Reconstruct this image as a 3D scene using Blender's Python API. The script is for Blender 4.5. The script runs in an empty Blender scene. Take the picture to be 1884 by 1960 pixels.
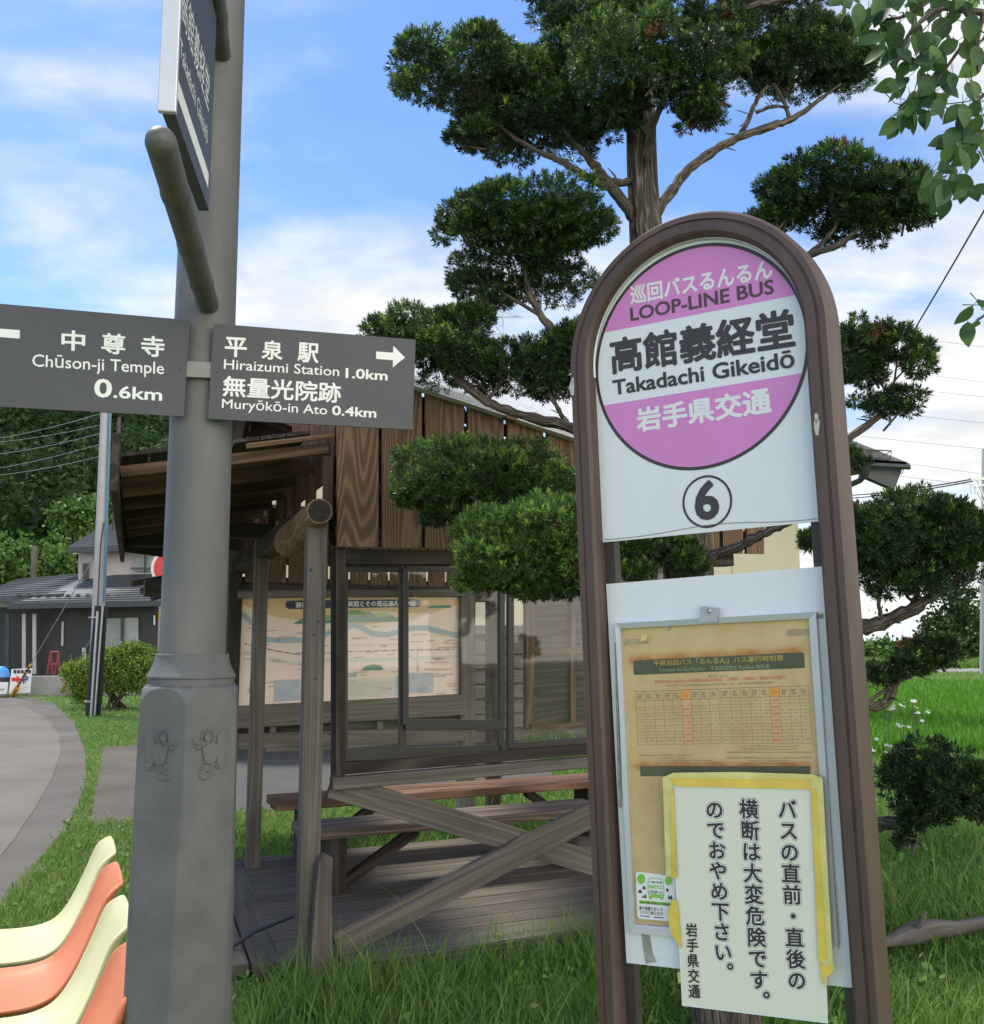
import bpy, math, random
import numpy as np
from mathutils import Vector, Matrix

R = math.radians
rng = np.random.default_rng(7)
random.seed(7)
S = bpy.context.scene
COL = S.collection

# ---------------------------------------------------------------- camera
FOC, HORIZON, EYE = 1880.0, 1220.0, 1.55          # in units of a 1884 x 1960 picture
PITCH = math.atan((HORIZON - 980.0) / FOC)
cam_d = bpy.data.cameras.new('camera')
cam_d.sensor_fit = 'HORIZONTAL'
cam_d.sensor_width = 36.0
cam_d.lens = 36.0 * FOC / 1884.0
cam_d.clip_start = 0.05
cam_d.clip_end = 3000
cam = bpy.data.objects.new('camera', cam_d)
cam.location = (0, 0, EYE)
cam.rotation_euler = (R(90) + PITCH, 0, 0)
COL.objects.link(cam)
S.camera = cam

# ---------------------------------------------------------------- sky and sun
SUN_EL, SUN_AZ = R(63), R(-52)                    # azimuth from +Y towards +X
S.view_settings.view_transform = 'Standard'
S.view_settings.look = 'None'
S.view_settings.gamma = 1
S.view_settings.exposure = 1.78
world = bpy.data.worlds.new('World')
S.world = world
world.use_nodes = True
wn, wl = world.node_tree.nodes, world.node_tree.links
wn.clear()
def N(nodes, t, **kw):
    n = nodes.new(t)
    for k, v in kw.items():
        if k.startswith('i_'):
            n.inputs[k[2:]].default_value = v
        else:
            setattr(n, k, v)
    return n
sky = N(wn, 'ShaderNodeTexSky', sky_type='NISHITA', sun_disc=False, sun_elevation=SUN_EL, sun_rotation=SUN_AZ,
        air_density=1.0, dust_density=0.3, ozone_density=3.0)
bg1 = N(wn, 'ShaderNodeBackground'); bg1.inputs[1].default_value = 0.064
hs = N(wn, 'ShaderNodeHueSaturation'); hs.inputs['Saturation'].default_value = 1.2; hs.inputs['Hue'].default_value = 0.500; wl.new(sky.outputs[0], hs.inputs['Color']); tn = N(wn, 'ShaderNodeVectorMath', operation='MULTIPLY'); tn.inputs[1].default_value = (1.0, 0.955, 1.0); wl.new(hs.outputs[0], tn.inputs[0]); wl.new(tn.outputs[0], bg1.inputs[0])
tc = N(wn, 'ShaderNodeTexCoord')
sep = N(wn, 'ShaderNodeSeparateXYZ'); wl.new(tc.outputs['Generated'], sep.inputs[0])
def M(op, a, b=None, nodes=wn, links=wl, clamp=False):
    n = N(nodes, 'ShaderNodeMath', operation=op, use_clamp=clamp)
    for i, x in enumerate((a, b)):
        if x is None: continue
        if isinstance(x, (int, float)): n.inputs[i].default_value = x
        else: links.new(x, n.inputs[i])
    return n.outputs[0]
zc = M('ADD', M('MAXIMUM', sep.outputs[2], 0.0), 0.16)
px_ = M('DIVIDE', sep.outputs[0], zc); py_ = M('DIVIDE', sep.outputs[1], zc)
cmb = N(wn, 'ShaderNodeCombineXYZ'); wl.new(px_, cmb.inputs[0]); wl.new(py_, cmb.inputs[1])
mp = N(wn, 'ShaderNodeMapping'); mp.inputs['Rotation'].default_value = (0, 0, R(-60)); mp.inputs['Scale'].default_value = (0.8, 1.5, 1); mp.inputs['Location'].default_value = (4.4, 9.3, 0)
wl.new(cmb.outputs[0], mp.inputs[0])
n1 = N(wn, 'ShaderNodeTexNoise', i_Scale=1.15, i_Detail=9.0, i_Roughness=0.52, i_Distortion=0.35)
wl.new(mp.outputs[0], n1.inputs['Vector'])
n2 = N(wn, 'ShaderNodeTexNoise', i_Scale=3.4, i_Detail=7.0, i_Roughness=0.55)
wl.new(cmb.outputs[0], n2.inputs['Vector'])
low = M('SUBTRACT', 0.62, sep.outputs[2])                       # more cloud towards the horizon
right = M('MULTIPLY', sep.outputs[0], 0.30)                     # and towards the right
cov = M('ADD', M('ADD', M('MULTIPLY', n1.outputs[0], 1.25), M('MULTIPLY', n2.outputs[0], 0.22)), M('ADD', M('MULTIPLY', low, 0.42), right))
mask = N(wn, 'ShaderNodeMapRange', interpolation_type='SMOOTHSTEP'); wl.new(cov, mask.inputs[0])
mask.inputs[1].default_value = 0.74; mask.inputs[2].default_value = 1.06; mask.inputs[3].default_value = 0.06; mask.inputs[4].default_value = 1.0
shade = N(wn, 'ShaderNodeMapRange'); wl.new(n2.outputs[0], shade.inputs[0])
shade.inputs[1].default_value = 0.35; shade.inputs[2].default_value = 0.68; shade.inputs[3].default_value = 0.80; shade.inputs[4].default_value = 1.06
ccol = N(wn, 'ShaderNodeVectorMath', operation='SCALE'); ccol.inputs[0].default_value = (0.315, 0.317, 0.318); wl.new(shade.outputs[0], ccol.inputs['Scale'])
bank = N(wn, 'ShaderNodeMapRange'); wl.new(sep.outputs[1], bank.inputs[0]); bank.inputs[1].default_value = 0.1; bank.inputs[2].default_value = -0.5; bank.inputs[3].default_value = 1.0; bank.inputs[4].default_value = 4.2  # added fill light: unseen cloud behind the viewer boosted to brighten the fronts
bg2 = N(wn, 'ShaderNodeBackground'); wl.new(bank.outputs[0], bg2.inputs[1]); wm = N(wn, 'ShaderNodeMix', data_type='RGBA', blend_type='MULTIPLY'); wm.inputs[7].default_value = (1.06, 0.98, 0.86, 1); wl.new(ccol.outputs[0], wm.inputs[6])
back = N(wn, 'ShaderNodeMapRange'); wl.new(sep.outputs[1], back.inputs[0]); back.inputs[1].default_value = 0.1; back.inputs[2].default_value = -0.5; wl.new(back.outputs[0], wm.inputs[0])  # warm tint for that added fill behind the viewer
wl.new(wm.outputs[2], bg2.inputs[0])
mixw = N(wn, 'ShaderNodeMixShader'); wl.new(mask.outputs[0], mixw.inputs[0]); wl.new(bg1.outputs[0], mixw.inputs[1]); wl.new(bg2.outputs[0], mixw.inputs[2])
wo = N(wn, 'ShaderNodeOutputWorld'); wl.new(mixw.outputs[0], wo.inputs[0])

sun_d = bpy.data.lights.new('sun', 'SUN'); sun_d.energy = 1.5; sun_d.angle = R(8); sun_d.color = (1.0, 0.95, 0.86)
sun = bpy.data.objects.new('sun', sun_d); COL.objects.link(sun)
sdir = Vector((math.sin(SUN_AZ) * math.cos(SUN_EL), math.cos(SUN_AZ) * math.cos(SUN_EL), math.sin(SUN_EL)))
sun.rotation_euler = sdir.to_track_quat('Z', 'Y').to_euler()
sun.location = sdir * 50

# ---------------------------------------------------------------- geometry helpers
def V3(*a): return np.array(a, float)
def unit(v): v = np.asarray(v, float); return v / (np.linalg.norm(v) + 1e-12)
CP, SP = math.cos(PITCH), math.sin(PITCH)
CAM = V3(0, 0, EYE)
def ray(u, v):
    xc = (u - 942.0) / FOC; yc = (980.0 - v) / FOC
    return V3(xc, CP - yc * SP, SP + yc * CP)
def at(u, v, Y):                                   # the point seen at (u, v) that stands Y metres ahead
    r = ray(u, v); return CAM + r * (Y / r[1])
def ground(u, v, z=0.0):
    r = ray(u, v); return CAM + r * ((z - EYE) / r[2])
class Plane:
    def __init__(s, o, n, up=(0, 0, 1)):
        s.o = np.asarray(o, float); s.n = unit(n)
        up = np.asarray(up, float); s.V = unit(up - s.n * (up @ s.n)); s.U = unit(np.cross(s.V, s.n))
    def px(s, u, v, off=0.0):
        r = ray(u, v); return CAM + r * (((s.o - CAM) @ s.n) / (r @ s.n)) + s.n * off
    def uv(s, u, v):
        p = s.px(u, v) - s.o; return float(p @ s.U), float(p @ s.V)
    def p(s, a, b, off=0.0): return s.o + s.U * a + s.V * b + s.n * off

def tag(o, label=None, cat=None, group=None, kind=None):
    if label: o['label'] = label
    if cat: o['category'] = cat
    if group: o['group'] = group
    if kind: o['kind'] = kind
    return o
def thing(name, loc, label, cat, group=None):
    o = bpy.data.objects.new(name, None); o.location = Vector(loc); o.empty_display_size = 0.1
    COL.objects.link(o); return tag(o, label, cat, group)
def adopt(o, parent):
    if parent is not None:
        o.parent = parent
        m = Matrix.Identity(4); q = parent
        t = Vector((0, 0, 0))
        while q is not None:
            if q.type == 'EMPTY': t += q.location
            q = q.parent
        o.matrix_parent_inverse = Matrix.Translation(-t) if parent.type == 'EMPTY' else Matrix.Identity(4)
    return o
def finish(name, me, mats, parent, bevel=0.0, label=None):
    for m in (mats if isinstance(mats, (list, tuple)) else [mats]): me.materials.append(m)
    o = bpy.data.objects.new(name, me); COL.objects.link(o)
    adopt(o, parent)
    if bevel:
        b = o.modifiers.new('bevel', 'BEVEL'); b.width = bevel; b.segments = 2; b.limit_method = 'ANGLE'; b.angle_limit = R(40)
    if label: o['label'] = label
    return o

class MB:
    def __init__(s): s.v = []; s.f = []; s.m = []; s.sm = []; s.g = []
    def add(s, vs, fs, m=0, g=None, smooth=False):
        k = len(s.v)
        vs = [tuple(map(float, p)) for p in vs]
        s.v += vs
        s.g += [tuple(map(float, p)) for p in (g if g is not None else vs)]
        for f in fs:
            s.f.append([i + k for i in f]); s.m.append(m); s.sm.append(smooth)
        return s
    def box(s, c, ax, ay, az, m=0):                # half axes
        c, ax, ay, az = map(lambda q: np.asarray(q, float), (c, ax, ay, az))
        vs, gs = [], []
        r0 = rng.uniform(0, 50, 3)
        L = [np.linalg.norm(q) for q in (ax, ay, az)]
        k = int(np.argmax(L)); order = [k] + [i for i in range(3) if i != k]
        for sx in (-1, 1):
            for sy in (-1, 1):
                for sz in (-1, 1):
                    vs.append(c + ax * sx + ay * sy + az * sz)
                    q = [sx * L[0], sy * L[1], sz * L[2]]
                    gs.append(r0 + np.array([q[order[0]], q[order[1]], q[order[2]]]))
        fs = [(0, 1, 3, 2), (4, 6, 7, 5), (0, 4, 5, 1), (2, 3, 7, 6), (0, 2, 6, 4), (1, 5, 7, 3)]
        if np.linalg.det(np.array([ax, ay, az])) < 0: fs = [f[::-1] for f in fs]
        return s.add(vs, fs, m, gs)
    def beam(s, p0, p1, w, h, up=(0, 0, 1), m=0):
        p0, p1 = np.asarray(p0, float), np.asarray(p1, float)
        d = p1 - p0; L = np.linalg.norm(d); d = d / L
        up = np.asarray(up, float); sd = np.cross(d, up)
        if np.linalg.norm(sd) < 1e-3: sd = np.cross(d, (1, 0, 0))
        sd = unit(sd); u2 = np.cross(sd, d)
        return s.box((p0 + p1) / 2, d * L / 2, sd * w / 2, u2 * h / 2, m)
    def tube(s, pts, rad, n=10, m=0, cap=True, dome=False):
        pts = [np.asarray(p, float) for p in pts]
        if isinstance(rad, (int, float)): rad = [rad] * len(pts)
        if dome:
            d = unit(pts[-1] - pts[-2]); r = rad[-1]; q = pts[-1]
            for a in (25, 50, 70, 85): pts.append(q + d * r * math.sin(R(a))); rad = list(rad) + [r * math.cos(R(a))]
        prev = None; vs = []; gs = []; L = 0; r0 = rng.uniform(0, 50, 3)
        for i, p in enumerate(pts):
            t = unit(pts[min(i + 1, len(pts) - 1)] - pts[max(i - 1, 0)])
            if prev is None:
                a = np.cross(t, (0, 0, 1)); 
                if np.linalg.norm(a) < 0.05: a = np.cross(t, (1, 0, 0))
            else: a = prev - t * (prev @ t)
            a = unit(a); prev = a; b = np.cross(t, a)
            if i: L += np.linalg.norm(pts[i] - pts[i - 1])
            for k in range(n):
                th = 2 * math.pi * k / n
                o = a * math.cos(th) + b * math.sin(th)
                vs.append(p + o * rad[i]); gs.append(r0 + V3(L, math.cos(th) * rad[i], math.sin(th) * rad[i]))
        fs = []
        for i in range(len(pts) - 1):
            for k in range(n):
                k2 = (k + 1) % n
                fs.append((i * n + k, i * n + k2, (i + 1) * n + k2, (i + 1) * n + k))
        s.add(vs, fs, m, gs, True)
        if cap:
            s.add(vs[:n], [tuple(range(n))[::-1]], m, gs[:n]); s.add(vs[-n:], [tuple(range(n))], m, gs[-n:])
        return s
    def prism(s, poly, vec, m=0, side=None):
        poly = [np.asarray(p, float) for p in poly]; vec = np.asarray(vec, float); n = len(poly)
        vs = poly + [p + vec for p in poly]
        eg = [poly[(i + 1) % n] - poly[i] for i in range(n)] + [vec]; ea = unit(max(eg, key=lambda q: np.linalg.norm(q)))
        eb = unit(min(eg, key=lambda q: abs(q @ ea) / (np.linalg.norm(q) + 1e-9))); ec = np.cross(ea, eb); r0 = rng.uniform(0, 50, 3)
        gs = [r0 + V3((p - poly[0]) @ ea, (p - poly[0]) @ eb, (p - poly[0]) @ ec) for p in vs]
        s.add(vs, [tuple(range(n)), tuple(range(n, 2 * n))[::-1]], m, gs)
        s.add(vs, [((i + 1) % n, i, n + i, n + (i + 1) % n) for i in range(n)], m if side is None else side, gs)
        return s
    def poly(s, pts, m=0): return s.add(pts, [tuple(range(len(pts)))], m)
    def build(s, name, mats, parent=None, bevel=0.0, label=None):
        me = bpy.data.meshes.new(name)
        me.from_pydata(s.v, [], s.f)
        me.polygons.foreach_set('material_index', s.m)
        me.polygons.foreach_set('use_smooth', s.sm)
        a = me.attributes.new('gc', 'FLOAT_VECTOR', 'POINT'); a.data.foreach_set('vector', np.array(s.g, np.float32).ravel())
        me.update()
        return finish(name, me, mats, parent, bevel, label)

def fast(name, V, quads, tris, mats, parent=None, tint=None, smooth=False, label=None):
    me = bpy.data.meshes.new(name)
    V = np.asarray(V, np.float32); nq = 0 if quads is None else len(quads); nt = 0 if tris is None else len(tris)
    me.vertices.add(len(V)); me.vertices.foreach_set('co', V.ravel())
    idx = np.concatenate(([np.asarray(quads, np.int32).ravel()] if nq else []) + ([np.asarray(tris, np.int32).ravel()] if nt else []))
    me.loops.add(len(idx)); me.loops.foreach_set('vertex_index', idx)
    tot = np.concatenate((np.full(nq, 4, np.int32), np.full(nt, 3, np.int32)))
    st = np.concatenate(([0], np.cumsum(tot)[:-1])).astype(np.int32)
    me.polygons.add(nq + nt); me.polygons.foreach_set('loop_start', st); me.polygons.foreach_set('loop_total', tot)
    if smooth: me.polygons.foreach_set('use_smooth', np.ones(nq + nt, bool))
    if tint is not None:
        a = me.attributes.new('tint', 'FLOAT', 'POINT'); a.data.foreach_set('value', np.asarray(tint, np.float32))
    me.update(calc_edges=True); me.validate()
    return finish(name, me, mats, parent, 0, label)

# ---------------------------------------------------------------- lettering
_TX = {}
def glyphs(txt, off=0.0, space=1.0):
    k = (txt, off, space)
    if k not in _TX: prefetch([k])
    return _TX[k]
def prefetch(keys):
    obs = []
    for k in keys:
        if k in _TX or k in [x[0] for x in obs]: continue
        c = bpy.data.curves.new('lettering', 'FONT'); c.body = k[0]; c.offset = k[1]; c.space_character = k[2]; c.resolution_u = 3; c.fill_mode = 'FRONT'
        o = bpy.data.objects.new('lettering', c); COL.objects.link(o); obs.append((k, o, c))
    bpy.context.view_layer.update()
    dg = bpy.context.evaluated_depsgraph_get()
    for k, o, c in obs:
        me = bpy.data.meshes.new_from_object(o.evaluated_get(dg))
        v = np.array([p.co[:] for p in me.vertices]) if len(me.vertices) else np.zeros((0, 3))
        _TX[k] = (v, [tuple(p.vertices) for p in me.polygons])
        bpy.data.objects.remove(o); bpy.data.curves.remove(c); bpy.data.meshes.remove(me)
def put_text(mb, pl, txt, TL, TR, BL, m, off, bold=0.0, em=False, space=1.0, ref=None):
    """lettering set into the parallelogram TL-TR-BL; bold strokes are thickened by a ring of copies a hair apart in height"""
    v, f = glyphs(txt, 0.0, space)
    if not len(v): return
    if em: x0, x1, y0, y1 = 0.0, 1.0, -0.12, 0.88
    else:
        x0, y0 = v[:, 0].min() - bold, v[:, 1].min() - bold; x1, y1 = v[:, 0].max() + bold, v[:, 1].max() + bold
    shifts = [(0, 0)]
    if bold:
        n = 6 if bold < .02 else 10 if bold < .05 else 16
        shifts += [(bold * math.cos(2 * math.pi * k / n), bold * math.sin(2 * math.pi * k / n)) for k in range(n)]
        if bold > .05: shifts += [(bold * .5 * math.cos(2 * math.pi * k / 8), bold * .5 * math.sin(2 * math.pi * k / 8)) for k in range(8)]
    for i, (sx, sy) in enumerate(shifts):
        a, b, c = (pl.px(*q, off + 6e-6 * i) for q in (TL, TR, BL))
        mb.add(c + (v[:, :1] + sx - x0) / (x1 - x0) * (b - a) + (v[:, 1:2] + sy - y0) / (y1 - y0) * (a - c), f, m)
def clip(poly, a, b, keep):                        # half-plane clip in 2-D
    out = []; n = V3(-(b[1] - a[1]), b[0] - a[0])
    sd = [keep * ((p[0] - a[0]) * n[0] + (p[1] - a[1]) * n[1]) for p in poly]
    for i in range(len(poly)):
        j = (i + 1) % len(poly)
        if sd[i] >= 0: out.append(poly[i])
        if sd[i] * sd[j] < 0:
            t = sd[i] / (sd[i] - sd[j]); out.append((poly[i][0] + t * (poly[j][0] - poly[i][0]), poly[i][1] + t * (poly[j][1] - poly[i][1])))
    return out

# ---------------------------------------------------------------- materials
def new_mat(name):
    m = bpy.data.materials.new(name); m.use_nodes = True
    nt = m.node_tree; b = nt.nodes['Principled BSDF']
    return m, nt.nodes, nt.links, b
def ramp(nodes, links, src, stops):
    r = nodes.new('ShaderNodeValToRGB'); e = r.color_ramp.elements
    while len(e) < len(stops): e.new(0.5)
    for q, (p, c) in zip(e, stops): q.position = p; q.color = (*c, 1)
    links.new(src, r.inputs[0]); return r.outputs[0]
def plain(name, c, rough=0.5, var=0.12, scale=8.0, bump=0.0, bscale=60.0, metal=0.0, spec=0.5, dirt=None, dirt_amt=0.5, dscale=3.0, stretch=None):
    m, n, l, b = new_mat(name)
    t = n.new('ShaderNodeTexCoord'); src = t.outputs['Object']
    if stretch:
        mm = n.new('ShaderNodeMapping'); mm.inputs['Scale'].default_value = stretch; l.new(src, mm.inputs[0]); src = mm.outputs[0]
    no = N(n, 'ShaderNodeTexNoise', i_Scale=scale, i_Detail=6.0, i_Roughness=0.6); l.new(src, no.inputs['Vector'])
    c = V3(*c)
    col = ramp(n, l, no.outputs[0], [(0.3, tuple(c * (1 - var))), (0.7, tuple(np.minimum(c * (1 + var), 1)))])
    if dirt is not None:
        n3 = N(n, 'ShaderNodeTexNoise', i_Scale=dscale, i_Detail=8.0, i_Roughness=0.7); l.new(src, n3.inputs['Vector'])
        mr = N(n, 'ShaderNodeMapRange'); l.new(n3.outputs[0], mr.inputs[0]); mr.inputs[1].default_value = 0.5; mr.inputs[2].default_value = 0.75; mr.inputs[4].default_value = dirt_amt
        mx = N(n, 'ShaderNodeMix', data_type='RGBA'); l.new(mr.outputs[0], mx.inputs[0]); l.new(col, mx.inputs[6]); mx.inputs[7].default_value = (*dirt, 1); col = mx.outputs[2]
    l.new(col, b.inputs['Base Color'])
    b.inputs['Roughness'].default_value = rough; b.inputs['Metallic'].default_value = metal; b.inputs['Specular IOR Level'].default_value = spec
    if bump:
        n2 = N(n, 'ShaderNodeTexNoise', i_Scale=bscale, i_Detail=5.0); l.new(src, n2.inputs['Vector'])
        bm = N(n, 'ShaderNodeBump', i_Strength=bump, i_Distance=0.01); l.new(n2.outputs[0], bm.inputs['Height']); l.new(bm.outputs[0], b.inputs['Normal'])
    return m
def wood(name, dark, light, rings=9.0, scale=(0.7, 5.0, 5.0), rough=0.8, blotch=0.3, bump=0.35, fine=0.4):
    m, n, l, b = new_mat(name)
    a = N(n, 'ShaderNodeAttribute', attribute_name='gc')
    mp_ = n.new('ShaderNodeMapping'); mp_.inputs['Scale'].default_value = scale; l.new(a.outputs['Vector'], mp_.inputs[0])
    no = N(n, 'ShaderNodeTexNoise', i_Scale=1.0, i_Detail=1.5, i_Roughness=0.4); l.new(mp_.outputs[0], no.inputs['Vector'])
    w = M('SINE', M('MULTIPLY', no.outputs[0], rings * 6.283, n, l), None, n, l)
    w = M('POWER', M('MULTIPLY', M('ADD', w, 1.0, n, l), 0.5, n, l), 1.8, n, l)
    mp2 = n.new('ShaderNodeMapping'); mp2.inputs['Scale'].default_value = (3.0, 130.0, 130.0); l.new(a.outputs['Vector'], mp2.inputs[0])
    nf = N(n, 'ShaderNodeTexNoise', i_Scale=1.0, i_Detail=4.0); l.new(mp2.outputs[0], nf.inputs['Vector'])
    nb = N(n, 'ShaderNodeTexNoise', i_Scale=2.2, i_Detail=4.0); l.new(a.outputs['Vector'], nb.inputs['Vector'])
    val = M('ADD', M('MULTIPLY', w, 1 - fine, n, l), M('MULTIPLY', nf.outputs[0], fine, n, l), n, l)
    val = M('ADD', val, M('MULTIPLY', M('SUBTRACT', nb.outputs[0], 0.5, n, l), blotch * 2, n, l), n, l)
    col = ramp(n, l, val, [(0.1, dark), (0.85, light)])
    l.new(col, b.inputs['Base Color']); b.inputs['Roughness'].default_value = rough; b.inputs['Specular IOR Level'].default_value = 0.25
    bm = N(n, 'ShaderNodeBump', i_Strength=bump, i_Distance=0.004); l.new(val, bm.inputs['Height']); l.new(bm.outputs[0], b.inputs['Normal'])
    return m
def leafy(name, stops, rough=0.5, trans=0.25, spec=0.4):
    m, n, l, b = new_mat(name)
    a = N(n, 'ShaderNodeAttribute', attribute_name='tint')
    col = ramp(n, l, a.outputs['Fac'], stops)
    l.new(col, b.inputs['Base Color']); b.inputs['Roughness'].default_value = rough; b.inputs['Specular IOR Level'].default_value = spec
    tr = N(n, 'ShaderNodeBsdfTranslucent'); l.new(col, tr.inputs[0])
    mx = N(n, 'ShaderNodeMixShader'); mx.inputs[0].default_value = trans
    l.new(b.outputs[0], mx.inputs[1]); l.new(tr.outputs[0], mx.inputs[2]); l.new(mx.outputs[0], n['Material Output'].inputs[0])
    return m
def glass(name, dirt=0.1, tintc=(1, 1, 1)):
    m, n, l, b = new_mat(name)
    tr = N(n, 'ShaderNodeBsdfTransparent'); tr.inputs[0].default_value = (*tintc, 1)
    gl = N(n, 'ShaderNodeBsdfGlossy'); gl.inputs['Roughness'].default_value = 0.03
    fr = N(n, 'ShaderNodeFresnel'); fr.inputs[0].default_value = 1.5
    m1 = N(n, 'ShaderNodeMixShader'); l.new(fr.outputs[0], m1.inputs[0]); l.new(tr.outputs[0], m1.inputs[1]); l.new(gl.outputs[0], m1.inputs[2])
    di = N(n, 'ShaderNodeBsdfDiffuse'); di.inputs[0].default_value = (0.45, 0.43, 0.38, 1)
    t = n.new('ShaderNodeTexCoord'); no = N(n, 'ShaderNodeTexNoise', i_Scale=3.0, i_Detail=6.0); l.new(t.outputs['Object'], no.inputs['Vector'])
    fac = M('MULTIPLY', no.outputs[0], dirt * 2, n, l)
    m2 = N(n, 'ShaderNodeMixShader'); l.new(fac, m2.inputs[0]); l.new(m1.outputs[0], m2.inputs[1]); l.new(di.outputs[0], m2.inputs[2])
    l.new(m2.outputs[0], n['Material Output'].inputs[0])
    return m

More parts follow.
